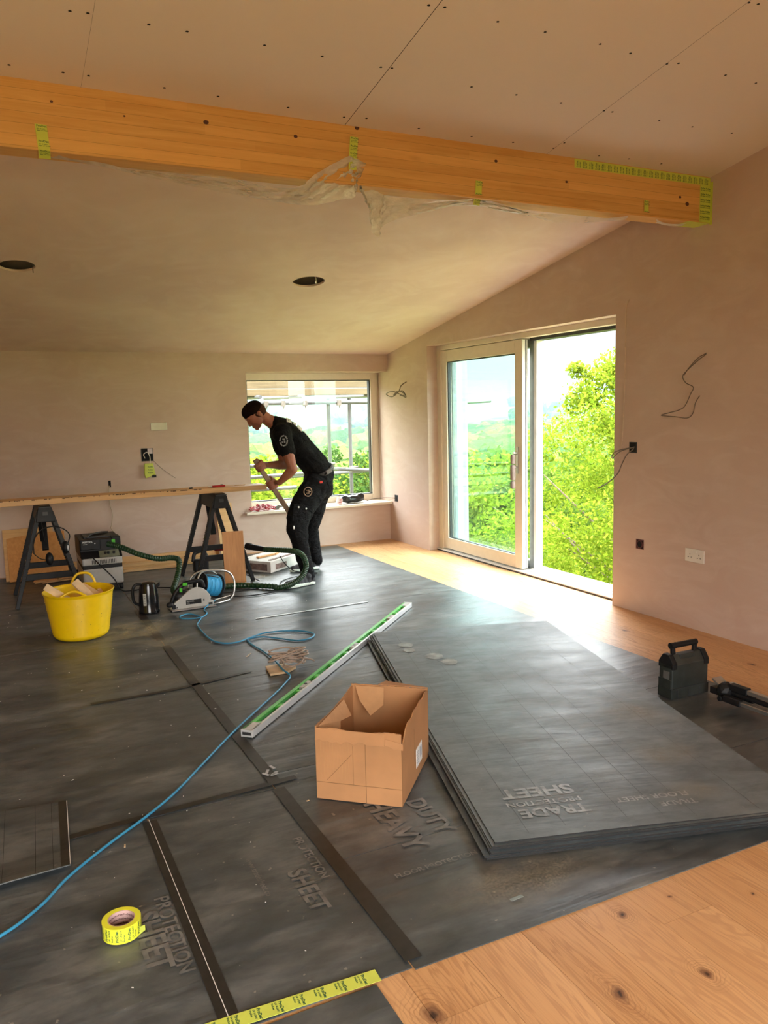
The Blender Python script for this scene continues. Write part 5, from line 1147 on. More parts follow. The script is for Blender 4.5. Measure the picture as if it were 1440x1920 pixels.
mb = MB(); mb.box((1.335, 2.022 - .13, .0102), (.045, .012, .0008), Matrix.Rotation(.05, 3, 'Z')); o = mb.build('tape_scrap', plain('grey_tape_scrap', (.2, .25, .24), .4)); tag(o, 'small grey tape scrap near the oak floor edge', 'tape')
for i, (x_, y_, an, l_) in enumerate(((1.33, 5.0 - .28, .9, .07), (.31, 2.78, 1.4, .02), (.99, 2.78, .2, .012))):
    mb = MB(); mb.box((x_, y_, .0105), (l_, .005, .002), Matrix.Rotation(an, 3, 'Z')); o = mb.build('wood_splinter', M_offcut); tag(o, ('thin splinter between the blue lead and the joint tape', 'tiny splinter near the bottom left joint tape', 'tiny pale chip beside the crossing joint tapes')[i], 'splinter')
mb = MB(); bm = mb.bm
for i in range(5):
    a_ = Vector((.935 + cr.uniform(-.03, .03), 3.10 + cr.uniform(-.04, .04), .0115)); mb.box(a_, (.035, .012, .001), Euler_ if False else Matrix.Rotation(cr.uniform(0, 3), 3, 'Z'))
o = mb.build('film_scrap', plain('silvery_film_scrap', (.45, .45, .48), .2)); tag(o, 'torn silvery film scrap stuck on the long joint tape', 'scrap')
# ---------------------------------------------------------------- the worker
def m_skin():
    t = NT('tanned_skin'); n_ = t.noise(t.co(), 14, 4)
    t.base(t.ramp(n_, [(.3, (.30, .105, .058)), (.7, (.39, .15, .085))])).set(Roughness=.5); t.b.inputs['Subsurface Weight'].default_value = .08; t.b.inputs['Subsurface Radius'].default_value = (.02, .008, .004); return t.m
def m_cloth(name, c, sc=9):
    t = NT(name); n_ = t.noise(t.co((1, 1, 1.6)), sc, 5, .6, 1.2); t.base(t.ramp(n_, [(.3, tuple(v * .7 for v in c)), (.7, tuple(v * 1.4 for v in c))])).set(Roughness=.85, Specular_IOR_Level=.15)
    t.bump(n_, .8, .05); return t.m
M_skin = m_skin(); M_shirt = m_cloth('black_cotton_jersey', (.006, .006, .007)); M_trous = m_cloth('black_work_trouser_canvas', (.0065, .0065, .0075), 7)
man = empty('person', (2.48, 6.75, .0088), 'man in black t-shirt and work trousers bending over a batten beside the window', 'person')
MI = Matrix.Translation(man.location).inverted()
def pbuild(mb, name, mat, vox=None, it=4, par=None, smooth='all', **kw):
    o = mb.build(name, mat, None, smooth=smooth, fix=not vox, **kw); o.parent = par or man
    if par is None: o.matrix_parent_inverse = MI
    if vox:
        r = o.modifiers.new('blend', 'REMESH'); r.mode = 'VOXEL'; r.voxel_size = vox; r.use_smooth_shade = True
        s = o.modifiers.new('soften', 'SMOOTH'); s.iterations = it; s.factor = .5
    return o
def chain(mb, pts, step=.022):
    """pts: (location, radius in plane, radius across y)"""
    for (a, ra, la), (b, rb, lb_) in zip(pts, pts[1:]):
        a, b = Vector(a), Vector(b); n = max(1, int((b - a).length / step))
        for i in range(n + 1):
            t = i / n; p = a.lerp(b, t); r = ra + (rb - ra) * t; l_ = la + (lb_ - la) * t
            mb.ball(p, (r, l_, r), sub=2)
SHn, SHf = Vector((2.234, 6.575, 1.321)), Vector((2.319, 6.93, 1.313))
ELn, ELf = Vector((2.291, 6.5, 1.012)), Vector((2.38, 6.98, 1.02))
WRn, WRf = Vector((2.194, 6.58, 0.898)), Vector((2.171, 6.86, 1.041))
HNn, HNf = Vector((2.156, 6.66, 0.858)), Vector((2.083, 6.8, 1.03))
HIP = Vector((2.617, 6.76, 0.884)); WA = Vector((2.591, 6.76, 1.02)); LC = Vector((2.504, 6.76, 1.129)); MC = Vector((2.394, 6.75, 1.238)); UC = Vector((2.299, 6.75, 1.344)); NB = Vector((2.224, 6.75, 1.402)); NM = Vector((2.167, 6.75, 1.436)); HC = Vector((2.052, 6.74, 1.489))
HPn, HPf = Vector((2.556, 6.66, 0.837)), Vector((2.664, 6.86, 0.815)); THn, THf = Vector((2.425, 6.62, 0.693)), Vector((2.631, 6.9, 0.627))
KNn, KNf = Vector((2.331, 6.56, 0.486)), Vector((2.601, 6.98, 0.42)); CAn, CAf = Vector((2.353, 6.52, 0.296)), Vector((2.655, 7.03, 0.206)); ANn, ANf = Vector((2.387, 6.475, 0.078)), Vector((2.697, 7.08, 0.086))
# head frame: pitched forward
Uh = Vector((-.70, 0, .714)); Fh = Vector((-.714, 0, -.70)); Lh = Vector((0, 1, 0))
def H(f, l, u_): return HC + Fh * f + Lh * l + Uh * u_
hr = Matrix((Fh, Lh, Uh)).transposed()
mb = MB()
def hb(f, l, u_, r): mb.ball(H(f, l, u_), r, hr, 3)
hb(-.008, 0, .022, (.094, .074, .090)); hb(.030, 0, -.015, (.066, .066, .085)); hb(.045, 0, -.062, (.045, .050, .045)); hb(.076, 0, -.098, (.020, .022, .018)); hb(.05, 0, -.088, (.030, .040, .024))
for s_ in (-1, 1):
    hb(.03, s_ * .042, -.060, (.036, .018, .034)); hb(.062, s_ * .034, -.022, (.022, .020, .020)); hb(.078, s_ * .026, .022, (.014, .022, .009))
    hb(-.014, s_ * .076, -.022, (.018, .007, .030)); hb(-.022, s_ * .080, -.008, (.010, .006, .016))
for t_ in range(7): hb(.086 + .0032 * t_, 0, .008 - .0078 * t_, (.010, .008 + .0012 * t_, .010))
hb(.098, .012, -.040, (.010, .008, .007)); hb(.098, -.012, -.040, (.010, .008, .007))
hb(.088, 0, -.064, (.012, .024, .0065)); hb(.086, 0, -.078, (.012, .020, .0065))
chain(mb, [(H(-.03, 0, -.04), .058, .056), (NM, .055, .056), (NB, .062, .07), (UC, .085, .15)])
chain(mb, [(UC, .09, .15), (MC, .10, .15), (LC, .095, .13), (WA, .095, .13), (HIP, .105, .15)])
for S, E2, W_2 in ((SHn, ELn, WRn), (SHf, ELf, WRf)):
    chain(mb, [(UC, .07, .07), (S, .062, .058), (S.lerp(E2, .45), .056, .052), (S.lerp(E2, .85), .045, .043), (E2, .043, .041)], .016)
    chain(mb, [(E2, .043, .041), (E2.lerp(W_2, .3), .044, .040), (E2.lerp(W_2, .75), .031, .028), (W_2, .026, .024)], .014)
for h_, t_, k_, c_, a_ in ((HPn, THn, KNn, CAn, ANn), (HPf, THf, KNf, CAf, ANf)):
    chain(mb, [(h_, .095, .085), (t_, .080, .075), (k_, .056, .055), (c_, .052, .048), (a_, .038, .036), (a_ - Vector((0, 0, .05)), .034, .034)], .02)
BT0, BT1 = Vector((2.046, 6.78, 1.089)), Vector((2.351, 6.76, 0.584)); bd = (BT1 - BT0).normalized()
def grip(mb, at_, wrist, nrm, flip, thumb_dir):
    """palm and five fingers closed round the batten"""
    t0 = (at_ - BT0).dot(bd); c = BT0 + bd * t0; nrm = Vector(nrm); nrm = (nrm - bd * nrm.dot(bd)).normalized(); q = bd.cross(nrm) * flip
    pc = c + nrm * .036 - q * .004
    for i in range(-3, 4):
        mb.ball(pc + bd * i * .011 - q * .012, .0165, sub=2); mb.ball(pc + bd * i * .009 - q * .028 + nrm * -.004, .015, sub=2)
    n = 6
    for i in range(n + 1): mb.ball((pc - q * .028).lerp(wrist, i / n), .019 + .006 * i / n, sub=2)
    R_f = .031
    for k_ in range(4):
        off = bd * ((k_ - 1.5) * .0215); ln = (2.9, 3.3, 3.15, 2.6)[k_]; m_ = 14
        for i in range(m_ + 1):
            an = ln * i / m_; rad = R_f + .003 * math.cos(an * 2.2); mb.ball(c + off + (nrm * math.cos(an) + q * math.sin(an)) * rad, .0098 - .0022 * i / m_ + (.0008 if i in (4, 9) else 0), sub=2)
    for i in range(12):
        an = -.5 - 1.9 * i / 11; mb.ball(c + bd * thumb_dir * (.030 + .030 * min(1, i / 5)) + (nrm * math.cos(an) + q * math.sin(an)) * .034, .0125 - .003 * i / 11, sub=2)
grip(mb, HNn, WRn, (.35, -1, .1), 1, -1)
grip(mb, HNf, WRf, (.75, -.45, .25), 1, -1)
body = pbuild(mb, 'body', M_skin, .0052, 3)
# hair: close cropped cap, its own mesh
mb = MB(); hb(-.012, 0, .034, (.094, .0775, .078)); hb(.014, 0, .050, (.080, .066, .064)); hb(-.048, 0, .008, (.056, .062, .056))
hair = pbuild(mb, 'hair', plain('dark_brown_hair', (.009, .004, .003), .95, var=.5, vs=120, Specular_IOR_Level=.1), .006, 3)
mb = MB(); hb(-.034, 0, -.004, (.074, .0735, .070)); hb(-.010, 0, .012, (.084, .0745, .078))
fd = pbuild(mb, 'cropped_sides', plain('clipped_hair_over_skin', (.055, .022, .014), .9, var=.3, vs=90, Specular_IOR_Level=.1), .006, 3); fd['label'] = 'closely clipped hair on the sides and nape'
mb = MB()
for s_ in (-1, 1): mb.ball(H(.082, s_ * .030, .004), (.004, .010, .003), hr, 2)
pbuild(mb, 'eye', M_dark)
mb = MB()
for s_ in (-1, 1): mb.ball(H(.086, s_ * .031, .020), (.005, .018, .0035), hr, 2)
pbuild(mb, 'eyebrow', hair.data.materials[0])
# t-shirt
mb = MB()
chain(mb, [(NB + Vector((.012, 0, .0)), .070, .085), (UC, .108, .175), (MC, .124, .190), (LC, .120, .170), (WA, .122, .168), (Vector((2.63, 6.76, 0.951)), .122, .172)])
for S, E2 in ((SHn, ELn), (SHf, ELf)):
    chain(mb, [(UC.lerp(S, .4), .09, .09), (S, .085, .074), (S.lerp(E2, .30), .078, .068), (S.lerp(E2, .46), .076, .066)], .016)
    dn_ = (E2 - S).normalized()
shirt = pbuild(mb, 't_shirt', M_shirt, .009, 3)
dsp = shirt.modifiers.new('folds', 'DISPLACE'); tx = bpy.data.textures.new('folds', 'CLOUDS'); tx.noise_scale = .09; dsp.texture = tx; dsp.strength = .016; dsp.mid_level = .5
# print on back and sleeve
M_wp = plain('white_shirt_print', (.75, .75, .76), .7, var=.05)
mb = MB()
bk = [Vector((2.304, 6.67, 1.424)), Vector((2.371, 6.67, 1.389)), Vector((2.433, 6.67, 1.337)), Vector((2.49, 6.67, 1.269))]
up_ = Vector((.45, -.5, .8)).normalized()
for i, (t0_, t1_) in enumerate(((0, .22), (.30, .42), (.5, .72), (.8, 1.0))):
    P_ = spline(bk, 8); a_, b_ = P_[int(t0_ * (len(P_) - 1))], P_[int(t1_ * (len(P_) - 1))]
    mb.beam(a_ + up_ * .012, b_ + up_ * .012, .07 - .02 * (i % 2), .008, up_)
pbuild(mb, 'back_print', M_wp, par=shirt, smooth=False)
mb = MB(); sc_ = SHn.lerp(ELn, .20) + Vector((-.035, -.084, .0)); 
for k_ in range(6):
    a_ = k_ * PI / 3 + .3; b_ = a_ + .85
    mb.beam(sc_ + Vector((math.cos(a_) * .035, 0, math.sin(a_) * .045)), sc_ + Vector((math.cos(b_) * .035, 0, math.sin(b_) * .045)), .010, .006, (0, 1, 0))
for dx, dz, w_, h_ in ((0, .012, .02, .012), (.008, -.008, .012, .02), (-.012, -.012, .01, .012)): mb.box(sc_ + Vector((dx, -.002, dz)), (w_, .006, h_))
pbuild(mb, 'sleeve_emblem', plain('grey_emblem_print', (.20, .20, .21), .7), par=shirt, smooth=False)
# trousers
mb = MB()
chain(mb, [(Vector((2.645, 6.76, 0.94)), .118, .168), (HIP, .130, .182), (Vector((2.625, 6.76, 0.811)), .128, .175)])
chain(mb, [(HPn, .130, .100), (THn, .120, .098), (Vector((2.36, 6.59, 0.583)), .108, .088), (KNn, .098, .082), (Vector((2.34, 6.54, 0.403)), .082, .075), (CAn, .074, .070), (Vector((2.372, 6.49, 0.172)), .066, .064), (ANn, .062, .062)])
chain(mb, [(HPf, .125, .10), (THf, .105, .095), (KNf, .088, .080), (CAf, .072, .070), (ANf, .060, .060)])
tro = pbuild(mb, 'trousers', M_trous, .009, 3)
dsp = tro.modifiers.new('folds', 'DISPLACE'); dsp.texture = tx; dsp.strength = .022; dsp.mid_level = .5
mb = MB(); bc_ = Vector((2.64, 6.76, 0.96)); rb_ = Matrix.Rotation(math.radians(-28), 3, 'Y')
mb.lathe([(.118, -.018), (.124, -.018), (.124, .020), (.118, .020), (.118, -.018)], bc_, 48, 1, 1.36, rb_); belt = pbuild(mb, 'belt', plain('dark_grey_webbing', (.05, .05, .052), .5, var=.3))
mb = MB(); mb.box(bc_ + Vector((.02, -.171, .01)), (.05, .006, .034), rb_); pbuild(mb, 'belt_badge', plain('grey_badge', (.2, .2, .2), .4), par=belt, smooth=False)
mb = MB(); mb.box(Vector((2.565, 6.55, 0.883)), (.028, .006, .020)); o = pbuild(mb, 'red_tag', plain('red_pocket_tag', (.55, .03, .02), .6), par=tro, smooth=False)
cc2 = Vector((2.436, 6.545, 0.807))
mb = MB(); mb.tube([cc2 + Vector((.036 * math.cos(k_ * PI / 8), -.004 + .004 * math.sin(k_), .040 * math.sin(k_ * PI / 8))) for k_ in range(16)], .0045, n=6, closed=True, smooth=2)
for dx, dz in ((0, .012), (.0, -.012), (.012, 0)): mb.box(cc2 + Vector((dx, -.002, dz)), (.030, .006, .007))
pbuild(mb, 'pocket_logo', plain('bronze_pocket_print', (.32, .20, .13), .5), par=tro)
mb = MB()
for q in (Vector((2.331, 6.5, 0.684)), Vector((2.399, 6.5, 0.665)), Vector((2.27, 6.47, 0.516))): mb.ball(q, (.008, .004, .009 if q.z > .55 else .016))
pbuild(mb, 'stud', M_whitelabel, par=tro)
mb = MB(); mb.box(Vector((2.344, 6.515, 0.63)), (.13, .012, .15), Matrix.Rotation(.12, 3, 'Y')); pbuild(mb, 'thigh_pocket', M_trous, par=tro, bevel=.01, smooth=False)
mb = MB(); mb.box(Vector((2.614, 6.6, 0.838)), (.10, .03, .13), Matrix.Rotation(-.3, 3, 'Y')); pbuild(mb, 'back_pocket', M_trous, par=tro, bevel=.012, smooth=False)
# shoes
M_shoe = plain('dark_grey_trainer', (.045, .047, .05), .8, var=.4, vs=30); M_sole = plain('pale_green_white_sole', (.62, .70, .60), .5)
for hl, to, al in ((Vector((2.43, 6.46, .0)), Vector((2.135, 6.40, .0)), ANn), (Vector((2.715, 7.08, .0)), Vector((2.42, 7.04, 0)), ANf)):
    dr_ = (to - hl).normalized(); sdv = Vector((-dr_.y, dr_.x, 0)); Lf = (to - hl).length; zb = .0105
    mb = MB(); prof = [(-.0, .030), (.03, .038), (.10, .036), (.18, .047), (.25, .046), (.285, .032), (Lf + .005, .010)]
    pts = [hl + dr_ * a_ + sdv * w_ + Vector((0, 0, zb)) for a_, w_ in prof] + [hl + dr_ * a_ - sdv * w_ + Vector((0, 0, zb)) for a_, w_ in prof[::-1]]
    mb.prism(pts, (0, 0, .026)); sh = None
    m2 = MB()
    for a_, r_, h_ in ((.02, .036, .06), (.06, .038, .065), (.10, .037, .062), (.14, .040, .052), (.18, .043, .042), (.22, .043, .036), (.26, .034, .030)): m2.ball(hl + dr_ * a_ + Vector((0, 0, zb + .03)), (r_, r_, h_), sub=2)
    chain(m2, [(hl + dr_ * .055 + Vector((0, 0, .08)), .042, .042), (Vector((al.x, al.y, .115)), .044, .044)])
    sh = pbuild(m2, 'shoe', M_shoe, .006, 3); pbuild(mb, 'sole', M_sole, par=sh, smooth=False, bevel=.006)
# the batten in his hands
mb = MB(); mb.beam(BT0, BT1, .040, .028, (0, 1, 0)); o = mb.build('wooden_batten', plain('grey_brown_timber', (.30, .20, .13), .6, var=.15, vs=12), bevel=.002); tag(o, 'grey brown timber batten gripped in both hands of the worker', 'batten')

# ---------------------------------------------------------------- outside: house parts, scaffold
mb = MB(); mb.bb((4.442, 7.44, -3.2), (4.63, 8.9, 2.6)); o = mb.build('wall_outside', plain('pale_render_board', (.19, .21, .19), .7, var=.05)); struct(o)
mb = MB(); mb.bb((4.442, 4.3, -.30), (4.60, 7.42, -.005)); o = mb.build('trim_1', M_upvc); struct(o)
mb = MB(); mb.cyl((4.64, 7.60, 1.555), (5.03, 7.60, 1.57), .020); o = mb.build('scaffold_tube', M_galv, smooth=True); tag(o, 'short scaffold tube stub beyond the sliding door glass', 'scaffold tube')
def tube_thing(a, b, label, r=.0242, mat=None):
    mb = MB(); mb.cyl(a, b, r, n=18); o = mb.build('scaffold_tube', mat or M_galv, smooth=True); return tag(o, label, 'scaffold tube', 'scaffold tubes outside the back window')
tube_thing((3.90, 9.62, -3.5), (3.90, 9.62, 1.66), 'left of the two scaffold standards outside the back window')
tube_thing((4.22, 9.68, -3.5), (4.22, 9.68, 1.66), 'right of the two scaffold standards outside the back window')
tube_thing((1.5, 9.60, 1.62), (5.6, 9.60, 1.60), 'horizontal scaffold ledger just under the boards', .027)
tube_thing((2.2, 9.70, .90), (5.4, 9.40, .64), 'sloping guard rail meeting both standards')
tube_thing((1.5, 9.90, .66), (4.0, 9.90, .70), 'guard rail seen left of the worker')
tube_thing((3.6, 10.4, .62), (5.6, 10.4, .66), 'rear lower guard rail right of the worker')
tube_thing((1.5, 10.1, .50), (3.6, 10.1, .50), 'lowest scaffold rail behind the plank end')
for x_, nm in ((2.95, 'left'), (3.50, 'middle'), (4.55, 'right')):
    tube_thing((x_ - .16, 10.5, 1.69), (x_ + .02, 9.5, 1.685), nm + ' scaffold transom end poking out under the boards')
for x_ in (3.28, 3.57, 4.03, 3.06):
    mb = MB(); mb.box((x_, 9.575, 1.60), (.05, .05, .07)); mb.cyl((x_, 9.56, 1.57), (x_, 9.56, 1.53), .012, .004, n=8); o = mb.build('scaffold_coupler', plain('rusty_coupler', (.16, .14, .12), .6, .3, var=.3)); tag(o, 'scaffold clamp on the ledger under the boards', 'scaffold clamp', 'clamps on the scaffold ledger')
for x_, z_ in ((3.90, .80), (4.22, .74)):
    mb = MB(); mb.box((x_, 9.60, z_), (.08, .09, .08)); mb.cyl((x_ - .05, 9.56, z_ + .02), (x_ + .04, 9.54, z_ + .03), .014, n=8); o = mb.build('scaffold_coupler', bpy.data.materials['rusty_coupler']); tag(o, 'scaffold clamp joining the guard rail to a standard', 'scaffold clamp', 'clamps on the standards')
for z0_, z1_, y_, nm in ((1.79, 1.90, 9.62, 'upper pale toe board of the scaffold outside the back window'), (1.70, 1.783, 9.60, 'lower weathered scaffold board under the toe board')):
    mb = MB(); mb.bb((1.2, y_, z0_), (5.9, y_ + (.04 if z0_ > 1.75 else .22), z1_)); o = mb.build('scaffold_board', M_scafboard, bevel=.003); tag(o, nm, 'scaffold board')

# ---------------------------------------------------------------- outside: valley and trees
def th(r, az):
    P_ = [(0, -3.4), (6, -3.6), (12, -5.2), (30, -9), (100, -19), (300, -29), (600, -28), (850, -25), (1200, -14), (2000, 9), (2600, 27), (3000, 24), (3600, 0)]
    for (a_, za), (b_, zb_) in zip(P_, P_[1:]):
        if r <= b_:
            t = (r - a_) / (b_ - a_); z = za + (zb_ - za) * t; break
    else: z = 0
    s_ = min(1, r / 900); return z + s_ * (4 * math.sin(az * 9 + r * .002) + 3 * math.sin(az * 23 + r * .004 + 1) + 2 * math.sin(az * 51 + 2))
def m_land():
    t = NT('meadows_and_woods'); v = t.co((1, 1, 0))
    ln = t.n('VectorMath', operation='LENGTH'); t.l(v, ln.inputs[0]); r = ln.outputs['Value']
    nb = t.noise(v, .0035, 5, .55, .6); ns_ = t.noise(v, .03, 5, .6, .5); nf = t.noise(v, .25, 4, .6)
    wood = t.ramp(ns_, [(.42, (.014, .03, .01)), (.62, (.03, .06, .015))])
    vo = t.n('TexVoronoi', feature='F1'); vo.inputs['Scale'].default_value = .0065; t.l(v, vo.inputs['Vector'])
    hs_ = t.n('SeparateColor'); t.l(vo.outputs['Color'], hs_.inputs[0])
    field = t.ramp(hs_.outputs[0], [(.0, (.07, .11, .025)), (.35, (.17, .17, .045)), (.6, (.10, .135, .03)), (.8, (.19, .18, .06)), (1.0, (.075, .12, .03))])
    c = t.mix(t.ramp(nb, [(.47, 0.), (.52, 1.)]), field, wood)
    rr_ = t.math('ADD', r, t.math('MULTIPLY', t.math('SUBTRACT', nb, .5), 500.0))
    band = t.math('MULTIPLY', t.math('GREATER_THAN', rr_, 760.), t.math('LESS_THAN', rr_, 1050.))
    c = t.mix(band, c, field)
    c = t.mix(t.math('MULTIPLY', t.math('GREATER_THAN', r, 120.), t.math('LESS_THAN', r, 260.)), c, t.ramp(hs_.outputs[0], [(0, (.14, .11, .07)), (1, (.12, .13, .05))]))
    t.base(c).set(Roughness=.95, Specular_IOR_Level=.1); t.bump(nf, .5, .5); return t.m
mb = MB(); bm = mb.bm; rs_ = [3.0, 6, 9, 12, 18, 30, 45, 70, 100, 150, 220, 300, 400, 500, 600, 720, 850, 1000, 1200, 1450, 1700, 2000, 2300, 2600, 2800, 3000, 3300, 3600]; G = []
NA = 200
for r_ in rs_:
    G.append([bm.verts.new((3 + r_ * math.sin(a_), 4 + r_ * math.cos(a_), th(r_, a_) + (0 if r_ < 100 else math.sin(k_ * 1.7 + r_) * r_ * .0008))) for k_, a_ in enumerate([i * 2 * PI / NA for i in range(NA)])])
for A, B in zip(G, G[1:]):
    for i in range(NA): j = (i + 1) % NA; bm.faces.new((A[i], A[j], B[j], B[i]))
bm.faces.new(G[0])
land = mb.build('ground', m_land(), smooth='all'); land['kind'] = 'structure'
def m_leaf(name, c1, c2, c3=None):
    t = NT(name); g_ = t.n('NewGeometry'); c = t.ramp(g_.outputs['Random Per Island'], [(0., c1), (.6, c2), (1., c3 or c2)]); big = t.noise(t.co(), 1.4, 2); c = t.mix(t.ramp(big, [(.4, 0.), (.6, .5)]), c, c1)
    t.t.nodes.remove(t.b); d_ = t.n('BsdfDiffuse'); tl = t.n('BsdfTranslucent'); t.l(c, d_.inputs[0]); t.l(c, tl.inputs[0]); m_ = t.n('MixShader'); m_.inputs[0].default_value = .45; t.l(d_.outputs[0], m_.inputs[1]); t.l(tl.outputs[0], m_.inputs[2]); t.l(m_.outputs[0], t.out.inputs[0]); return t.m
ML = [m_leaf('bright_lime_leaves', (.075, .13, .008), (.16, .22, .016), (.25, .29, .035)), m_leaf('mid_green_leaves', (.035, .07, .01), (.07, .12, .016), (.12, .16, .03)), m_leaf('deep_green_leaves', (.016, .045, .008), (.04, .09, .013), (.08, .13, .025))]
M_bark = plain('grey_bark', (.12, .09, .06), .9, var=.3)
def crown_mesh(n, R, leaf, seed, ncl=46, spires=0):
    rg = random.Random(seed); V = []; Fc = []; cl_ = []
    for i in range(ncl):
        while True:
            p = Vector([rg.uniform(-1, 1) for _ in range(3)])
            if .25 < p.length < 1: break
        cl_.append((Vector((p.x * R[0], p.y * R[1], p.z * R[2])), rg.uniform(.16, .34)))
    for i in range(spires):
        a_ = rg.uniform(0, 6.28); rr_ = rg.uniform(0, .5); cl_.append((Vector((math.cos(a_) * rr_ * R[0], math.sin(a_) * rr_ * R[1], R[2] * rg.uniform(.85, 1.25))), rg.uniform(.08, .16)))
    for i in range(n):
        c, s_ = cl_[rg.randrange(len(cl_))]; d_ = Vector([rg.gauss(0, 1) for _ in range(3)]).normalized() * s_ * (rg.random() ** .45); p = c + Vector((d_.x * R[0], d_.y * R[1], d_.z * R[2] * .75))
        q = Quaternion(Vector([rg.gauss(0, 1) for _ in range(3)]).normalized(), rg.uniform(0, 3)); l_ = leaf * rg.uniform(.6, 1.3); b_ = len(V)
        for v in ((-.5, 0, 0), (0, -.3, .05), (.5, 0, 0), (0, .3, .05)): V.append(p + q @ Vector(v) * l_)
        Fc.append((b_, b_ + 1, b_ + 2, b_ + 3))
    me = bpy.data.meshes.new('crown'); me.from_pydata(V, [], Fc); return me
CR = {}
def tree(loc, R, n, leaf, kind, label, group=None, seed=1, spires=0, trunk=True, key=None):
    r = empty('tree', loc, label, 'tree', group)
    k_ = key or seed
    if k_ not in CR:
        me = crown_mesh(n, R, leaf, seed, 95 if n > 20000 else 46, spires); CR[k_] = me
    me = CR[k_]
    if key: me = me.copy()
    me.materials.clear(); me.materials.append(ML[kind])
    c = bpy.data.objects.new('crown', me); COL.objects.link(c); c.parent = r
    zg = th(math.hypot(loc[0] - 3, loc[1] - 4), math.atan2(loc[0] - 3, loc[1] - 4)) - loc[2]
    mb = MB(); tr2 = R[0] * .045; mb.cyl((0, 0, zg - .3), (0, 0, R[2] * .2), tr2 * 1.3, tr2 * .6, n=9); rg = random.Random(seed)
    for i in range(7):
        a_ = rg.uniform(0, 6.28); z0 = rg.uniform(-.7, .1) * R[2]; mb.cyl((0, 0, z0), (math.cos(a_) * R[0] * .7, math.sin(a_) * R[1] * .7, z0 + R[2] * rg.uniform(.3, .7)), tr2 * .35, tr2 * .1, n=6)
    mb.build('trunk', M_bark, r, smooth='all'); return r
tree((7.85, 8.6, .0), (1.55, 1.5, 1.8), 34000, .058, 0, 'tall bright lime green tree filling the open doorway', seed=23, spires=14)
tree((6.9, 9.35, -2.15), (1.5, 1.4, 1.15), 16000, .055, 2, 'low dark green tree at the bottom of the open doorway', seed=4)
tree((9.2, 7.3, -1.0), (1.3, 1.3, 1.9), 8000, .085, 0, 'lime green tree just behind the doorway jamb', seed=14, spires=5)
tree((7.4, 12.4, -2.35), (2.2, 2.1, 2.0), 18000, .085, 1, 'mid green tree low behind the sliding door glass', seed=5)
tree((9.6, 14.0, -2.2), (1.6, 1.6, 1.9), 9000, .10, 0, 'yellow green tree behind the door frame middle', seed=6)
tree((14.5, 22.5, -3.6), (3.2, 3.2, 3.4), 9000, .20, 0, 'yellowish rounded tree further down the slope through the glass', seed=7)
tree((21, 27, -4.6), (3.8, 3.8, 4.2), 9000, .22, 1, 'rounded green tree beyond the lime tree through the doorway', seed=8)
tree((9.4, 30.5, -3.0), (3.6, 3.4, 3.2), 11000, .22, 0, 'yellow green tree seen left of the worker through the window', seed=9)
tree((13.2, 30.5, -2.9), (2.8, 2.8, 3.3), 11000, .20, 2, 'round darker tree between the scaffold standards', seed=10)
tree((15.8, 31.5, -3.6), (2.8, 2.8, 3.1), 9000, .20, 0, 'light green tree at the right edge of the back window', seed=11)
tree((11.3, 29.2, -4.2), (2.6, 2.6, 3.4), 9000, .20, 0, 'lime tree just right of the worker behind the left standard', seed=12)
tree((8.6, 20.0, -3.9), (2.6, 2.6, 2.4), 9000, .15, 1, 'low green tree below the scaffold rail outside the back window', seed=13)
tree((6.3, 19.0, -3.8), (2.5, 2.5, 2.6), 9000, .15, 0, 'low lime tree under the plank end outside the back window', seed=15)
base_k = [16, 17, 18]
tg = random.Random(44); i = 0
for r_, n_ in ((42, 7), (58, 9), (78, 11), (100, 12)):
    for j in range(n_):
        az = math.radians(14 + 30 * (j + tg.uniform(.2, .8)) / n_); x, y = r_ * math.sin(az), r_ * math.cos(az)
        z = th(math.hypot(x - 3, y - 4), math.atan2(x - 3, y - 4)); sc_ = tg.uniform(.85, 1.25)
        k_ = base_k[i % 3]; key = 'far%d' % (i % 3)
        if key not in CR: CR[key] = crown_mesh(3800, (4.4, 4.4, 4.2), .50, k_); [CR.setdefault(key + str(q), None) for q in range(3)]
        mi = (i * 7 + j) % 3
        if CR.get(key + str(mi)) is None: me = CR[key].copy(); me.materials.append(ML[mi]); CR[key + str(mi)] = me
        r = empty('tree', (x, y, z + 4.6 * sc_), 'distant leafy tree in the valley wood below the house', 'tree', 'trees in the valley wood'); r.scale = (sc_,) * 3; r.rotation_euler = (0, 0, i * 1.3)
        c = bpy.data.objects.new('crown', CR[key + str(mi)]); COL.objects.link(c); c.parent = r
        i += 1
# the wood further off: countless crowns, one object
wg = random.Random(77); bmw = bmesh.new(); ico = bmesh.new(); bmesh.ops.create_icosphere(ico, subdivisions=2, radius=1); iv = [v.co.copy() for v in ico.verts]; ifc = [[v.index for v in f.verts] for f in ico.faces]; ico.free()
V = []; Fc = []
def lump(x, y, R):
    z = th(math.hypot(x - 3, y - 4), math.atan2(x - 3, y - 4)); b_ = len(V); k_ = [wg.uniform(0, 6) for _ in range(3)]
    for v in iv:
        f = 1 + .22 * math.sin(v.x * 5 + k_[0]) * math.sin(v.y * 5 + k_[1]) + wg.uniform(-.12, .12); V.append((x + v.x * R * f, y + v.y * R * f, z + R * .55 + v.z * R * f * .95))
    for f in ifc: Fc.append([b_ + q for q in f])
for _ in range(2600):
    az = math.radians(wg.uniform(12, 46)); r_ = math.sqrt(wg.uniform(115 ** 2, 700 ** 2)); x, y = r_ * math.sin(az), r_ * math.cos(az)
    if 120 < r_ < 200 and 32 < math.degrees(az) < 36: continue
    if math.sin(x * .011) + math.sin(y * .013 + 1) > 1.25: continue
    lump(x, y, wg.uniform(4, 8.5) * (1 + r_ / 1500))
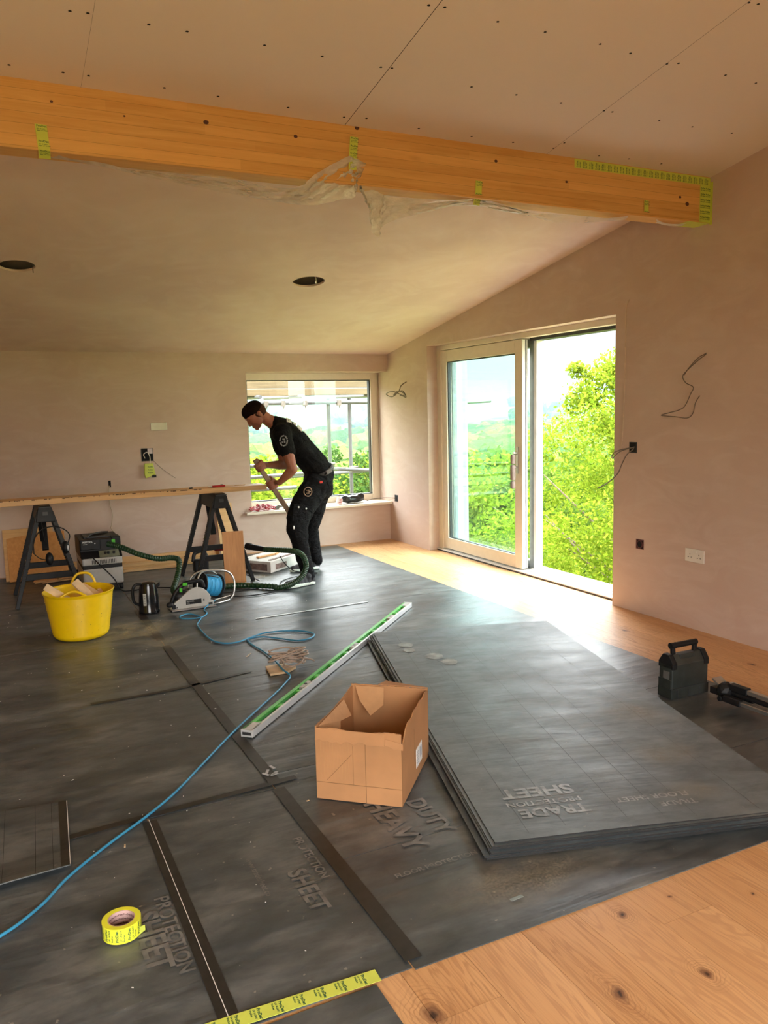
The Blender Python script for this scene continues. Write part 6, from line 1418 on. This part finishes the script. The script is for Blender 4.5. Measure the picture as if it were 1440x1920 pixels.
for _ in range(900):
    az = math.radians(wg.uniform(12, 46)); r_ = wg.uniform(900, 2650); x, y = r_ * math.sin(az), r_ * math.cos(az)
    if math.sin(az * 30) + math.sin(r_ * .01 + az * 7) < .3: continue
    lump(x, y, wg.uniform(6, 14))
me = bpy.data.meshes.new('woodland'); me.from_pydata(V, [], Fc)
def m_wood():
    t = NT('woodland_canopy'); g_ = t.n('NewGeometry'); n_ = t.noise(t.co(), .35, 5, .7)
    c = t.ramp(g_.outputs['Random Per Island'], [(0., (.016, .04, .01)), (.5, (.04, .075, .015)), (1., (.08, .115, .02))]); t.base(c).set(Roughness=.95, Specular_IOR_Level=.05); t.bump(n_, 1.0, 1.6); return t.m
me.materials.append(m_wood()); o = bpy.data.objects.new('woodland', me); COL.objects.link(o); tag(o, 'hazy mixed woodland covering the valley and far hills', 'woodland', kind='stuff')
# summer haze over the valley
def haze():
    t = NT('valley_haze'); t.t.nodes.remove(t.b); v_ = t.n('VolumeScatter'); v_.inputs['Color'].default_value = (.11, .17, .20, 1); v_.inputs['Density'].default_value = .00075; ab = t.n('VolumeAbsorption'); ab.inputs['Color'].default_value = (.2, .2, .2, 1); ab.inputs['Density'].default_value = .0004; ad = t.n('AddShader'); t.l(v_.outputs[0], ad.inputs[0]); t.l(ab.outputs[0], ad.inputs[1]); t.l(ad.outputs[0], t.out.inputs['Volume'])
    mb = MB(); mb.prism([(60, 170, -60), (3400, 1000, -60), (3400, 3600, -60), (200, 3600, -60), (-400, 1200, -60)], (0, 0, 110)); o = mb.build('haze', t.m); tag(o, 'pale summer haze lying over the far valley', 'haze', kind='stuff')
haze()

# pieces that lie apart become parts of their own
def split_loose(names):
    for o in [q for q in bpy.data.objects if q.type == 'MESH' and q.name.split('.')[0] in names]:
        bm = bmesh.new(); bm.from_mesh(o.data); seen = set(); groups_ = []
        for v in bm.verts:
            if v in seen: continue
            st = [v]; seen.add(v); comp = []
            while st:
                w_ = st.pop(); comp.append(w_)
                for e_ in w_.link_edges:
                    n_ = e_.other_vert(w_)
                    if n_ not in seen: seen.add(n_); st.append(n_)
            groups_.append([q.index for q in comp])
        bm.free()
        if len(groups_) < 2 or len(groups_) > 40: continue
        src = o.data; base = o.name.split('.')[0]
        for gi, idx in enumerate(groups_):
            ix = set(idx); mp_ = {a: b for b, a in enumerate(idx)}
            me = bpy.data.meshes.new(base); me.from_pydata([src.vertices[i].co.copy() for i in idx], [], [[mp_[i] for i in p.vertices] for p in src.polygons if p.vertices[0] in ix])
            for m_ in src.materials: me.materials.append(m_)
            fl = src.polygons[0].use_smooth
            for p in me.polygons: p.use_smooth = fl
            if gi == 0: o.data = me
            else:
                c = o.copy(); c.data = me; COL.objects.link(c)
split_loose({'green_web', 'dust_mark', 'crease', 'upper_block', 'crease_line', 'stud', 'knot', 'castor', 'rear_wheel', 'dial', 'eye', 'eyebrow', 'rib', 'slot', 'gauge_mark', 'socket_hole', 'rocker_switch', 'ear_cup', 'trigger', 'ceiling_joist', 'board_joint', 'mounting_plate', 'vent_slot', 'printed_panel', 'flute_line', 'folding_brace'})
